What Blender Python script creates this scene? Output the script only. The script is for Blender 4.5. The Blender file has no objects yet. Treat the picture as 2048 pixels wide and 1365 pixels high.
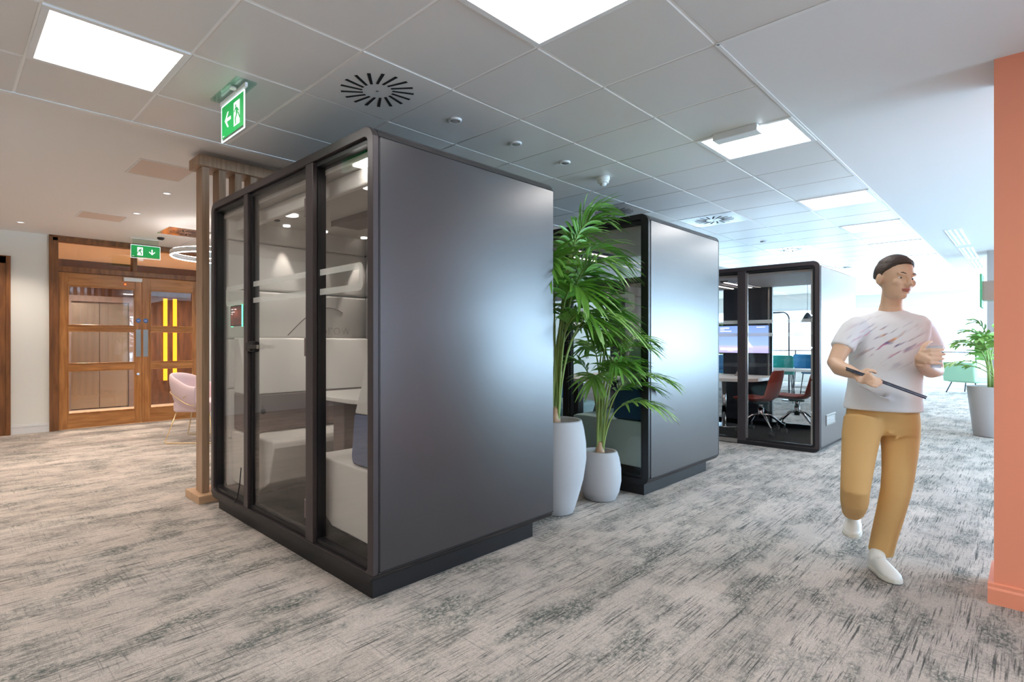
import bpy, bmesh, math, random
from mathutils import Vector, Matrix
PI = math.pi
scn = bpy.context.scene
COL = scn.collection
random.seed(7)

# ------------------------------------------------------------------ helpers
class MB:
    def __init__(s): s.v = []; s.f = []; s.sm = []
    def add(s, vs, fs, smooth=False):
        n = len(s.v); s.v += [tuple(v) for v in vs]
        for f in fs: s.f.append([i + n for i in f]); s.sm.append(smooth)
        return s
    def box(s, x0, x1, y0, y1, z0, z1):
        if x0 > x1: x0, x1 = x1, x0
        if y0 > y1: y0, y1 = y1, y0
        if z0 > z1: z0, z1 = z1, z0
        return s.add([(x0,y0,z0),(x1,y0,z0),(x1,y1,z0),(x0,y1,z0),(x0,y0,z1),(x1,y0,z1),(x1,y1,z1),(x0,y1,z1)],
                     [(0,3,2,1),(4,5,6,7),(0,1,5,4),(1,2,6,5),(2,3,7,6),(3,0,4,7)])
    def quad(s, a, b, c, d): return s.add([a,b,c,d], [(0,1,2,3)])
    def prism(s, poly, axis, a0, a1, smooth=False):
        """extrude a 2D polygon along an axis ('x': poly in yz, 'y': poly in xz, 'z': poly in xy)"""
        n = len(poly)
        def P(p, a):
            return {'x': (a, p[0], p[1]), 'y': (p[0], a, p[1]), 'z': (p[0], p[1], a)}[axis]
        vs = [P(p, a0) for p in poly] + [P(p, a1) for p in poly]
        s.add(vs, [tuple(range(n))[::-1], tuple(range(n, 2*n))])
        base = len(s.v) - 2*n
        for i in range(n):
            j = (i+1) % n
            s.f.append([base+i, base+j, base+n+j, base+n+i]); s.sm.append(smooth)
        return s
    def ring(s, po, pi, axis, a0, a1):
        """a frame between two polygons with equal vertex count, extruded"""
        n = len(po)
        def P(p, a):
            return {'x': (a, p[0], p[1]), 'y': (p[0], a, p[1]), 'z': (p[0], p[1], a)}[axis]
        vs = [P(p,a0) for p in po]+[P(p,a0) for p in pi]+[P(p,a1) for p in po]+[P(p,a1) for p in pi]
        b = len(s.v); s.v += vs
        for i in range(n):
            j = (i+1) % n
            for q in ((i,j,n+j,n+i),(2*n+i,3*n+i,3*n+j,2*n+j),(i,2*n+i,2*n+j,j),(n+i,n+j,3*n+j,3*n+i)):
                s.f.append([b+k for k in q]); s.sm.append(False)
        return s
    def cyl(s, c, r, h, n=24, r2=None, axis='z', smooth=True):
        r2 = r if r2 is None else r2
        b = len(s.v)
        for k, (rr, a) in enumerate(((r, 0), (r2, h))):
            for i in range(n):
                t = 2*PI*i/n; p = (rr*math.cos(t), rr*math.sin(t), a)
                if axis == 'x': p = (p[2], p[0], p[1])
                elif axis == 'y': p = (p[0], p[2], p[1])
                s.v.append((c[0]+p[0], c[1]+p[1], c[2]+p[2]))
        s.f.append([b+i for i in range(n)][::-1]); s.sm.append(False)
        s.f.append([b+n+i for i in range(n)]); s.sm.append(False)
        for i in range(n):
            j = (i+1) % n; s.f.append([b+i,b+j,b+n+j,b+n+i]); s.sm.append(smooth)
        return s
    def lathe(s, prof, c=(0,0,0), n=40):
        b = len(s.v); m = len(prof)
        for r, z in prof:
            for i in range(n):
                t = 2*PI*i/n; s.v.append((c[0]+r*math.cos(t), c[1]+r*math.sin(t), c[2]+z))
        for k in range(m-1):
            for i in range(n):
                j = (i+1) % n; s.f.append([b+k*n+i,b+k*n+j,b+(k+1)*n+j,b+(k+1)*n+i]); s.sm.append(True)
        return s
    def tube(s, pts, r, n=8, closed=False):
        pts = [Vector(p) for p in pts]; m = len(pts); b = len(s.v)
        rs = r if isinstance(r, (list, tuple)) else [r]*m
        up = Vector((0,0,1)); prev = None
        for k, p in enumerate(pts):
            if closed: t = pts[(k+1) % m] - pts[k-1]
            else: t = pts[min(k+1, m-1)] - pts[max(k-1, 0)]
            t.normalize()
            if prev is None:
                a = t.cross(up)
                if a.length < .05: a = t.cross(Vector((1,0,0)))
            else: a = prev - t*prev.dot(t)
            a.normalize(); prev = a; c = t.cross(a)
            for i in range(n):
                w = 2*PI*i/n; s.v.append(tuple(p + a*(rs[k]*math.cos(w)) + c*(rs[k]*math.sin(w))))
        for k in range(m if closed else m-1):
            k2 = (k+1) % m
            for i in range(n):
                j = (i+1) % n; s.f.append([b+k*n+i,b+k*n+j,b+k2*n+j,b+k2*n+i]); s.sm.append(True)
        if not closed:
            s.f.append([b+i for i in range(n)][::-1]); s.sm.append(False)
            s.f.append([b+(m-1)*n+i for i in range(n)]); s.sm.append(False)
        return s
    def sphere(s, c, rx, ry=None, rz=None, n=16, m=10):
        ry = ry or rx; rz = rz or rx; b = len(s.v)
        for k in range(m+1):
            ph = PI*k/m - PI/2
            for i in range(n):
                t = 2*PI*i/n
                s.v.append((c[0]+rx*math.cos(ph)*math.cos(t), c[1]+ry*math.cos(ph)*math.sin(t), c[2]+rz*math.sin(ph)))
        for k in range(m):
            for i in range(n):
                j = (i+1) % n; s.f.append([b+k*n+i,b+k*n+j,b+(k+1)*n+j,b+(k+1)*n+i]); s.sm.append(True)
        return s
    def obj(s, name, mat, parent=None, bevel=0, seg=2, solid=0, sub=0, recalc=True):
        me = bpy.data.meshes.new(name)
        me.from_pydata(s.v, [], s.f); me.update()
        for p, q in zip(me.polygons, s.sm): p.use_smooth = q
        if recalc:
            bm = bmesh.new(); bm.from_mesh(me); bmesh.ops.remove_doubles(bm, verts=bm.verts, dist=1e-6)
            bmesh.ops.recalc_face_normals(bm, faces=bm.faces); bm.to_mesh(me); bm.free()
        if mat: me.materials.append(mat)
        o = bpy.data.objects.new(name, me); COL.objects.link(o)
        if parent:
            o.parent = parent
            if parent.name in WORLD: o.matrix_parent_inverse = Matrix.Translation(parent.location).inverted()
        if bevel:
            md = o.modifiers.new('bevel', 'BEVEL'); md.width = bevel; md.segments = seg; md.limit_method = 'ANGLE'; md.angle_limit = .6
        if solid:
            md = o.modifiers.new('solid', 'SOLIDIFY'); md.thickness = solid; md.offset = 0
        if sub:
            md = o.modifiers.new('sub', 'SUBSURF'); md.levels = sub; md.render_levels = sub
        return o

WORLD = set()
def tag(o, label=None, cat=None, group=None, kind=None):
    if label: o['label'] = label
    if cat: o['category'] = cat
    if group: o['group'] = group
    if kind: o['kind'] = kind
    return o
def thing(name, label, cat, loc=(0,0,0), rz=0, group=None, local=False):
    """Empty at the thing's base. local=False: parts are written in world coordinates"""
    o = bpy.data.objects.new(name, None); COL.objects.link(o)
    o.location = loc; o.rotation_euler = (0,0,rz); o.empty_display_size = .05
    if not local: WORLD.add(o.name)
    return tag(o, label, cat, group)
def copy_tree(o, parent=None):
    c = o.copy(); COL.objects.link(c); c.parent = parent
    for ch in [x for x in bpy.data.objects if x.parent == o]: copy_tree(ch, c)
    return c
def rrect(x0, x1, z0, z1, r, n=6):
    pts = []
    for cx, cz, a0 in ((x1-r, z0+r, -PI/2), (x1-r, z1-r, 0), (x0+r, z1-r, PI/2), (x0+r, z0+r, PI)):
        for k in range(n+1):
            a = a0 + PI/2*k/n; pts.append((cx+r*math.cos(a), cz+r*math.sin(a)))
    return pts

# camera calibration (pixels of the 2048x1365 frame), used for the camera and to place the walking person
CXP, CYP, FP, HC = 895., 684., 1091., 1.322
ANG = math.atan(1167/1091)
FW = Vector((-math.sin(ANG), math.cos(ANG), 0)); RT = Vector((math.cos(ANG), math.sin(ANG), 0))

# ------------------------------------------------------------------ materials
def srgb(r, g, b):
    f = lambda c: (c/255/12.92) if c/255 <= .04045 else ((c/255+.055)/1.055)**2.4
    return (f(r), f(g), f(b), 1)
def mat(name, col, rough=.5, metal=0, spec=.5, emit=None, es=0, alpha=None, trans=0, sheen=0, bump=None):
    m = bpy.data.materials.new(name); m.use_nodes = True; nt = m.node_tree; b = nt.nodes['Principled BSDF']
    b.inputs['Base Color'].default_value = col; b.inputs['Roughness'].default_value = rough
    b.inputs['Metallic'].default_value = metal; b.inputs['Specular IOR Level'].default_value = spec
    if emit: b.inputs['Emission Color'].default_value = emit; b.inputs['Emission Strength'].default_value = es
    if trans: b.inputs['Transmission Weight'].default_value = trans
    if sheen: b.inputs['Sheen Weight'].default_value = sheen
    # a little procedural variation everywhere
    tc = nt.nodes.new('ShaderNodeTexCoord'); no = nt.nodes.new('ShaderNodeTexNoise')
    no.inputs['Scale'].default_value = bump[0] if bump else 40
    nt.links.new(tc.outputs['Object'], no.inputs['Vector'])
    if bump:
        bp = nt.nodes.new('ShaderNodeBump'); bp.inputs['Strength'].default_value = bump[1]; bp.inputs['Distance'].default_value = .002
        nt.links.new(no.outputs['Fac'], bp.inputs['Height']); nt.links.new(bp.outputs['Normal'], b.inputs['Normal'])
    else:
        mr = nt.nodes.new('ShaderNodeMapRange'); mr.inputs['To Min'].default_value = max(0, rough-.03); mr.inputs['To Max'].default_value = rough+.03
        nt.links.new(no.outputs['Fac'], mr.inputs['Value']); nt.links.new(mr.outputs['Result'], b.inputs['Roughness'])
    return m
def emis(name, col, s):
    m = bpy.data.materials.new(name); m.use_nodes = True; nt = m.node_tree; nt.nodes.clear()
    e = nt.nodes.new('ShaderNodeEmission'); e.inputs[0].default_value = col; e.inputs[1].default_value = s
    o = nt.nodes.new('ShaderNodeOutputMaterial'); nt.links.new(e.outputs[0], o.inputs[0]); return m
def glass(name, tint=(1,1,1,1), ior=1.45, rough=0.0):
    m = bpy.data.materials.new(name); m.use_nodes = True; nt = m.node_tree; nt.nodes.clear()
    t = nt.nodes.new('ShaderNodeBsdfTransparent'); t.inputs[0].default_value = tint
    g = nt.nodes.new('ShaderNodeBsdfGlossy'); g.inputs['Roughness'].default_value = rough
    lw = nt.nodes.new('ShaderNodeLayerWeight'); lw.inputs[0].default_value = .5
    pw = nt.nodes.new('ShaderNodeMath'); pw.operation = 'POWER'; pw.inputs[1].default_value = 5
    f = nt.nodes.new('ShaderNodeMapRange'); f.inputs['To Min'].default_value = ((ior-1)/(ior+1))**2; f.inputs['To Max'].default_value = 1
    nt.links.new(lw.outputs['Facing'], pw.inputs[0]); nt.links.new(pw.outputs[0], f.inputs['Value'])
    x = nt.nodes.new('ShaderNodeMixShader'); o = nt.nodes.new('ShaderNodeOutputMaterial')
    nt.links.new(f.outputs[0], x.inputs[0]); nt.links.new(t.outputs[0], x.inputs[1]); nt.links.new(g.outputs[0], x.inputs[2])
    nt.links.new(x.outputs[0], o.inputs[0]); return m
def frosted(name, col, fac):
    m = bpy.data.materials.new(name); m.use_nodes = True; nt = m.node_tree; nt.nodes.clear()
    t = nt.nodes.new('ShaderNodeBsdfTransparent'); d = nt.nodes.new('ShaderNodeBsdfDiffuse'); d.inputs[0].default_value = col
    tr = nt.nodes.new('ShaderNodeBsdfTranslucent'); tr.inputs[0].default_value = col
    a = nt.nodes.new('ShaderNodeMixShader'); a.inputs[0].default_value = .5
    x = nt.nodes.new('ShaderNodeMixShader'); x.inputs[0].default_value = fac; o = nt.nodes.new('ShaderNodeOutputMaterial')
    nt.links.new(d.outputs[0], a.inputs[1]); nt.links.new(tr.outputs[0], a.inputs[2])
    nt.links.new(t.outputs[0], x.inputs[1]); nt.links.new(a.outputs[0], x.inputs[2]); nt.links.new(x.outputs[0], o.inputs[0]); return m
def wood(name, c1, c2, scale=(1,1,1), rough=.4, amt=1.0):
    m = bpy.data.materials.new(name); m.use_nodes = True; nt = m.node_tree; b = nt.nodes['Principled BSDF']
    tc = nt.nodes.new('ShaderNodeTexCoord'); mp = nt.nodes.new('ShaderNodeMapping'); mp.inputs['Scale'].default_value = scale
    n1 = nt.nodes.new('ShaderNodeTexNoise'); n1.inputs['Scale'].default_value = 6; n1.inputs['Detail'].default_value = 6; n1.inputs['Distortion'].default_value = .6
    cr = nt.nodes.new('ShaderNodeValToRGB'); cr.color_ramp.elements[0].position = .3; cr.color_ramp.elements[1].position = .72
    cr.color_ramp.elements[0].color = c1; cr.color_ramp.elements[1].color = c2
    nt.links.new(tc.outputs['Object'], mp.inputs[0]); nt.links.new(mp.outputs[0], n1.inputs['Vector'])
    nt.links.new(n1.outputs['Fac'], cr.inputs[0]); nt.links.new(cr.outputs[0], b.inputs['Base Color'])
    b.inputs['Roughness'].default_value = rough
    return m

def carpet(name, warm=True):
    m = bpy.data.materials.new(name); m.use_nodes = True; nt = m.node_tree; b = nt.nodes['Principled BSDF']; L = nt.links.new
    N = lambda t: nt.nodes.new('ShaderNode'+t)
    tc = N('TexCoord')
    def noise(sc, scale, detail=3, rough=.6, dist=0, off=(0,0,0)):
        mp = N('Mapping'); mp.inputs['Scale'].default_value = sc; mp.inputs['Location'].default_value = off
        n = N('TexNoise'); n.inputs['Scale'].default_value = scale; n.inputs['Detail'].default_value = detail
        n.inputs['Roughness'].default_value = rough; n.inputs['Distortion'].default_value = dist
        L(tc.outputs['Object'], mp.inputs[0]); L(mp.outputs[0], n.inputs['Vector']); return n.outputs['Fac']
    def ramp(src, p0, p1, c0=(0,0,0,1), c1=(1,1,1,1)):
        r = N('ValToRGB'); r.color_ramp.elements[0].position = p0; r.color_ramp.elements[1].position = p1
        r.color_ramp.elements[0].color = c0; r.color_ramp.elements[1].color = c1; L(src, r.inputs[0]); return r.outputs[0]
    def mult(a, c):
        x = N('Math'); x.operation = 'MULTIPLY'; L(a, x.inputs[0])
        if isinstance(c, (int, float)): x.inputs[1].default_value = c
        else: L(c, x.inputs[1])
        return x.outputs[0]
    def mix(f, a, c2, mode='MIX'):
        x = N('MixRGB'); x.blend_type = mode
        if isinstance(f, (int, float)): x.inputs[0].default_value = f
        else: L(f, x.inputs[0])
        for k, v in ((1, a), (2, c2)):
            if isinstance(v, tuple): x.inputs[k].default_value = v
            else: L(v, x.inputs[k])
        return x.outputs[0]
    # planks 0.25 x 1 m laid along y
    mpb = N('Mapping'); mpb.inputs['Rotation'].default_value = (0,0,PI/2)
    L(tc.outputs['Object'], mpb.inputs[0])
    br = N('TexBrick'); br.inputs['Scale'].default_value = 1; br.inputs['Brick Width'].default_value = 1.0; br.inputs['Row Height'].default_value = .25
    br.inputs['Mortar Size'].default_value = .0; br.inputs['Color1'].default_value = (0,0,0,1); br.inputs['Color2'].default_value = (1,1,1,1); br.offset = .35
    L(mpb.outputs[0], br.inputs['Vector'])
    base = mix(br.outputs['Color'], srgb(190,178,169), srgb(209,197,188))
    base = mix(mult(ramp(noise((1,.6,1), 3.2, 3), .35, .7), .55), base, srgb(176,168,163))
    # dark green grey worn patches
    patch = ramp(noise((3.6,1.3,1), 1.5, 6, .68), .47, .62)
    grain = ramp(noise((1,.45,1), 75, 4, .8), .40, .56)
    wear = mult(patch, grain)
    col = mix(mult(wear, .9), base, srgb(86,96,92))
    # long thin threads along y in two ranks
    st1 = ramp(noise((85,2.0,1), 1.0, 5, .7, 0.25), .545, .59)
    m1 = ramp(noise((3,1.2,1), 2.2, 3, .6, 0, (4,2,0)), .40, .60)
    col = mix(mult(mult(st1, m1), .85), col, srgb(66,72,70))
    st2 = ramp(noise((150,4.5,1), 1.0, 4, .72, 0.3, (9,5,0)), .54, .60)
    m2 = ramp(noise((2,1.6,1), 3.1, 3, .6, 0, (7,3,0)), .42, .58)
    col = mix(mult(mult(st2, m2), .85), col, srgb(74,76,76))
    # cross threads
    st3 = ramp(noise((4,110,1), 1.0, 4, .72, 0.3, (3,8,0)), .56, .62)
    col = mix(mult(mult(st3, m1), .6), col, srgb(96,98,98))
    # pile speckle
    sp = ramp(noise((1,1,1), 200, 3, .8), .3, .7, (.66,.66,.66,1), (1.22,1.22,1.22,1))
    col = mix(1.0, col, sp, 'MULTIPLY')
    sp2 = ramp(noise((1,.5,1), 110, 3, .75, 0, (1,1,0)), .32, .66, (.80,.80,.79,1), (1.10,1.10,1.10,1))
    col = mix(1.0, col, sp2, 'MULTIPLY')
    L(col, b.inputs['Base Color']); b.inputs['Roughness'].default_value = .95; b.inputs['Specular IOR Level'].default_value = .2
    bp = N('Bump'); bp.inputs['Strength'].default_value = .5; bp.inputs['Distance'].default_value = .004
    L(noise((1,1,1), 240, 2), bp.inputs['Height']); L(bp.outputs[0], b.inputs['Normal'])
    return m

M = {}
M['carpet'] = carpet('carpet')
M['carpet_in'] = mat('pod_carpet', srgb(96,92,88), .95, bump=(300,.4))
M['plaster'] = mat('plaster', srgb(240,238,237), .75)
M['wallpaint'] = mat('wall_paint', srgb(238,238,232), .6)
M['white'] = mat('white_paint', srgb(232,232,232), .4)
M['tile'] = mat('metal_tile', srgb(222,219,216), .34, 0.0, .6)
M['grid'] = mat('ceiling_grid', srgb(250,250,250), .4)
M['orange'] = mat('orange_paint', srgb(250,160,128), .5)
M['pod'] = mat('pod_coat', srgb(50,45,47), .30, .35, .8); M['pod'].node_tree.nodes['Principled BSDF'].inputs['Coat Weight'].default_value = .7; M['pod'].node_tree.nodes['Principled BSDF'].inputs['Coat Roughness'].default_value = .32
M['podframe'] = mat('pod_frame_coat', srgb(66,58,59), .35, .3, .5)
M['black'] = mat('black_metal', srgb(30,28,30), .38, .2)
M['blackmat'] = mat('black_matt', srgb(18,18,20), .7)
M['padwhite'] = mat('pad_fabric', srgb(208,204,198), .9, bump=(600,.3))
M['padgrey'] = mat('pad_fabric_grey', srgb(172,168,166), .9, bump=(600,.3))
M['padaqua'] = mat('pad_fabric_aqua', srgb(188,212,210), .9, bump=(600,.3))
M['padblue'] = mat('pad_fabric_blue', srgb(92,104,134), .9, bump=(600,.3))
M['paddeep'] = mat('pad_fabric_deep_blue', srgb(30,78,112), .9, bump=(600,.3))
M['padbrown'] = mat('pad_fabric_brown', srgb(112,98,96), .9, bump=(600,.3))
M['liner'] = mat('pod_ceiling_liner', srgb(170,165,158), .6)
M['glass'] = glass('clear_glass', (.945,.94,.935,1), 1.55)
M['glassdark'] = glass('grey_glass', (.80,.80,.80,1), 1.7)
M['winglass'] = glass('window_glass', (.95,.97,.98,1), 1.45)
M['frost'] = frosted('frosted_film', srgb(225,225,220), .42)
M['tabletop'] = mat('white_tabletop', srgb(232,226,218), .35)
M['wooddoor'] = wood('oak_door', srgb(156,98,46), srgb(204,142,80), (3,3,.35), .32)
M['wooddoorh'] = wood('oak_door_rail', srgb(156,98,46), srgb(204,142,80), (3,.35,3), .32)
M['woodframe'] = wood('oak_frame', srgb(108,66,34), srgb(150,98,54), (3,3,.35), .35)
M['slat'] = wood('slat_oak', srgb(150,120,95), srgb(182,150,122), (8,8,.4), .5)
M['slatbase'] = wood('slat_base_oak', srgb(178,142,110), srgb(200,166,132), (6,.6,6), .5)
M['steel'] = mat('brushed_steel', srgb(170,165,160), .3, .9)
M['lift'] = mat('lift_steel', srgb(150,140,130), .34, .9)
M['chrome'] = mat('chrome', srgb(210,210,212), .12, 1)
M['gold'] = mat('gold_wire', srgb(222,196,150), .3, .6)
M['pink'] = mat('pink_fabric', srgb(222,198,202), .85, bump=(500,.3))
M['leather'] = mat('terracotta_leather', srgb(150,62,48), .5)
M['concrete'] = mat('concrete_pot', srgb(172,170,172), .7, bump=(12,.35))
M['potgrey'] = mat('grey_planter', srgb(165,158,155), .6)
M['soil'] = mat('soil', srgb(52,38,30), .95, bump=(80,.8))
M['leaf'] = mat('palm_leaf', srgb(96,150,50), .38, 0, .6)
M['leaf2'] = mat('palm_leaf_fresh', srgb(122,168,78), .38, 0, .6)
M['stem'] = mat('palm_stem', srgb(138,160,84), .5)
M['green'] = mat('exit_green', srgb(4,138,66), .4, emit=srgb(0,160,70), es=.28)
M['pict'] = emis('exit_white', (.95,1,.97,1), .6)
M['edge'] = emis('exit_edge_glow', (.8,1,.95,1), .9)
M['acrylic'] = glass('acrylic', (.85,.95,.92,1), 1.49)
M['teal'] = mat('teal_fabric', srgb(30,150,140), .8, bump=(500,.3))
M['blue'] = mat('blue_fabric', srgb(40,120,165), .8, bump=(500,.3))
M['lblue'] = mat('light_blue_fabric', srgb(120,165,205), .8, bump=(500,.3))
M['lgreen'] = mat('light_green_fabric', srgb(150,190,160), .85, bump=(500,.3))
M['blind'] = frosted('blind_cloth', srgb(245,245,245), .9)
M['panel_light'] = emis('led_panel', (1,.97,.93,1), 9)
M['ring_light'] = emis('ring_led', (1,.95,.9,1), 7)
M['strip_orange'] = emis('orange_strip', (1,.30,.02,1), 1.9)
M['lin_light'] = emis('linear_led', (1,.86,.80,1), 4)
M['darkcol'] = mat('dark_panel', srgb(38,44,56), .35)
M['shadow'] = mat('void_black', srgb(8,8,8), .9)

# ------------------------------------------------------------------ room shell
XL, XR, YB, YF = -9.87, 5.0, -5.0, 21.0
ZC, ZL, XS = 2.75, 2.90, -3.985
S = lambda o: tag(o, kind='structure')
S(MB().box(XL, XR+.3, YB, YF, -.12, 0).obj('floor', M['carpet']))

# tiled metal ceiling: grid pitch 0.603, origin (-1.03, 1.525)
PT = .603; GX = -1.03; GY = 1.525
skip = set()
LIGHTS = []
def tidx(x, y): return (math.floor((x-GX)/PT+1e-6), math.floor((y-GY)/PT+1e-6))
light_pts = [(-1.3,1.8),(-1.3,4.2),(-1.3,6.6),(-1.3,8.4),(-1.3,10.2),(-1.3,12.1),(-1.3,13.9),(-1.3,15.7),(-1.3,17.5),
             (-3.1,.6),(-1.3,-.6),(-3.1,-1.8),(1.1,-.6),(1.1,1.8),(1.1,-3),(-1.3,-3),(3.0,1.2),(3.0,-1.8)]
vent_pts = [(-2.53,1.83),(-2.53,6.65),(-3.13,5.45),(-2.53,9.67),(-2.53,12.7)]
for p in light_pts + vent_pts: skip.add(tidx(*p))
tm = MB(); ni0 = math.floor((XS-GX)/PT); 
def tile(i, j, x0=None, x1=None):
    a0 = GX+i*PT if x0 is None else x0; a1 = GX+(i+1)*PT if x1 is None else x1
    b0, b1 = GY+j*PT, GY+(j+1)*PT; g = .0045; w = .006; h = .0045
    a0 += g; a1 -= g; b0 += g; b1 -= g
    v = [(a0,b0,ZC+h),(a1,b0,ZC+h),(a1,b1,ZC+h),(a0,b1,ZC+h),(a0+w,b0+w,ZC),(a1-w,b0+w,ZC),(a1-w,b1-w,ZC),(a0+w,b1-w,ZC)]
    tm.add(v, [(4,7,6,5),(0,4,5,1),(1,5,6,2),(2,6,7,3),(3,7,4,0)])
for i in range(-5, 0):
    for j in range(-11, 33):
        if (i, j) in skip: continue
        if i == -5: tile(i, j, XS, GX-4*PT)
        else: tile(i, j)
for i in range(0, 10):
    for j in range(-11, 2):
        if (i, j) not in skip: tile(i, j)
S(tm.obj('ceiling_tiles', M['tile'], recalc=False))
g = MB(); g.box(XS, GX, YB, YF, ZC+.0035, ZC+.03); g.box(GX, XR, YB, GY+2*PT, ZC+.0035, ZC+.03)
S(g.obj('ceiling_grid', M['grid']))
S(MB().box(GX, XR+.3, GY+2*PT, YF, ZC, ZC+.1).obj('ceiling_corridor', mat('plaster_corridor', srgb(228,228,229), .75)))
c = MB()
c.box(XL-.2, XS-.02, YB, YF, ZL, ZL+.1); c.box(XS-.03, XS-.004, YB, YF, ZC+.0, ZL+.1)
S(c.obj('ceiling', M['plaster']))
tr = MB(); tr.box(XS-.035, XS+.012, YB, YF, ZC-.004, ZC+.02); tr.box(GX-.008, GX+.010, GY+2*PT, YF, ZC-.003, ZC+.01); tr.box(GX, XR, GY+2*PT-.012, GY+2*PT+.012, ZC-.003, ZC+.01)
S(tr.obj('trim_1', M['white']))

# walls
def S2(name, mb, m): return S(mb.obj(name, M[m]))
w = MB()
DY0, DY1 = 1.21, 3.45       # doorway of the double door
w.box(XL-.15, XL, YB, -.35, 0, ZL); w.box(XL-.15, XL, .75, DY0, 0, ZL); w.box(XL-.15, XL, DY1, YF, 0, ZL); w.box(XL-.15, XL, -.35, .75, 2.53, ZL)
S2('wall_left', w, 'wallpaint')
b = MB(); b.box(XL, XL+.015, .755, DY0-.005, 0, .13); b.box(XL, XL+.015, DY1+.005, YF, 0, .13); b.box(XL, XL+.015, YB, -.36, 0, .13); b.box(XL,XL+.02,.755,DY0-.005,.10,.112)
S2('baseboard_left', b, 'white')
S2('wall_back', MB().box(XL, XR, YB-.15, YB, 0, ZL), 'wallpaint')
# far window wall (y = YF) and right window wall (x = XR)
w = MB(); w.box(XL, XR, YF, YF+.2, 0, .35); w.box(XL, XR, YF, YF+.2, 2.40, ZL)
for x in (-9.87, -6.9, -3.9, -.9, 2.1, 4.8): w.box(x-.12, x+.12, YF, YF+.2, .35, 2.40)
S2('wall_far', w, 'wallpaint')
w = MB(); w.box(XR, XR+.2, YB, YF, 0, .35); w.box(XR, XR+.2, YB, YF, 2.40, ZC+.02)
w.box(XR, XR+.2, YB, 3.0, .35, 2.4)
for y in (5.5, 8.5, 11.5, 14.5, 17.5, 20.9): w.box(XR, XR+.2, y-.12, y+.12, .35, 2.40)
S2('wall_right', w, 'wallpaint')
n = 0
for k, (a0, a1) in enumerate(((-9.75,-7.02),(-6.78,-4.02),(-3.78,-1.02),(-.78,1.98),(2.22,4.68))):
    n += 1; f = MB()
    f.ring([(a0,.35),(a1,.35),(a1,2.4),(a0,2.4)], [(a0+.05,.40),(a1-.05,.40),(a1-.05,2.35),(a0+.05,2.35)], 'y', YF+.04, YF+.10)
    f.box((a0+a1)/2-.025, (a0+a1)/2+.025, YF+.04, YF+.10, .4, 2.35)
    wi = S(f.obj('window_%d' % n, M['steel'])); 
    MB().box(a0+.05, a1-.05, YF+.065, YF+.075, .4, 2.35).obj('pane', M['winglass'], wi)
for k, (a0, a1) in enumerate(((3.0,5.38),(5.62,8.38),(8.62,11.38),(11.62,14.38),(14.62,17.38),(17.62,20.78))):
    n += 1; f = MB()
    f.ring([(a0,.35),(a1,.35),(a1,2.4),(a0,2.4)], [(a0+.05,.40),(a1-.05,.40),(a1-.05,2.35),(a0+.05,2.35)], 'x', XR+.04, XR+.10)
    wi = S(f.obj('window_%d' % n, M['steel']))
    MB().box(XR+.065, XR+.075, a0+.05, a1-.05, .4, 2.35).obj('pane', M['winglass'], wi)
# orange pier
PX0 = -.128
S2('wall_right_pier', MB().box(PX0, 2.2, 3.90, 4.30, 0, ZC), 'orange')
b = MB(); b.prism([(3.90,0),(3.878,0),(3.878,.075),(3.886,.085),(3.886,.10),(3.90,.105)], 'x', PX0-.022, 2.2)
b.box(PX0-.022, PX0, 3.901, 4.30, 0, .10)
S2('baseboard_right', b, 'orange')
# grey column further along
S2('wall_column', MB().box(-.47, .2, 12.0, 12.6, 0, ZC), 'potgrey')

# ------------------------------------------------------------------ office pods
def pads(name, m, parent, plane, a, b0, b1, zs, th, sgn):
    """quilted wall of horizontal cushions; plane 'x' = wall at x=a spanning y b0..b1"""
    mb = MB()
    for z0, z1 in zip(zs[:-1], zs[1:]):
        n = 8; prof = []
        r = .022
        for k in range(n+1):
            t = PI/2*k/n; prof.append((th - r + r*math.sin(t), z1-.002 - r + r*math.cos(t)) )
        prof = [(0, z1-.002)] + prof + [(th - r + r*math.cos(PI/2*k/n), z0+.002 + r - r*math.sin(PI/2*k/n)) for k in range(n+1)] + [(0, z0+.002)]
        if plane == 'x':
            mb.prism([(a+sgn*p[0], p[1]) for p in prof], 'y', b0, b1, True)
        else:
            mb.prism([(a+sgn*p[0], p[1]) for p in prof], 'x', b0, b1, True)
    o = mb.obj(name, m, parent)
    return o

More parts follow.
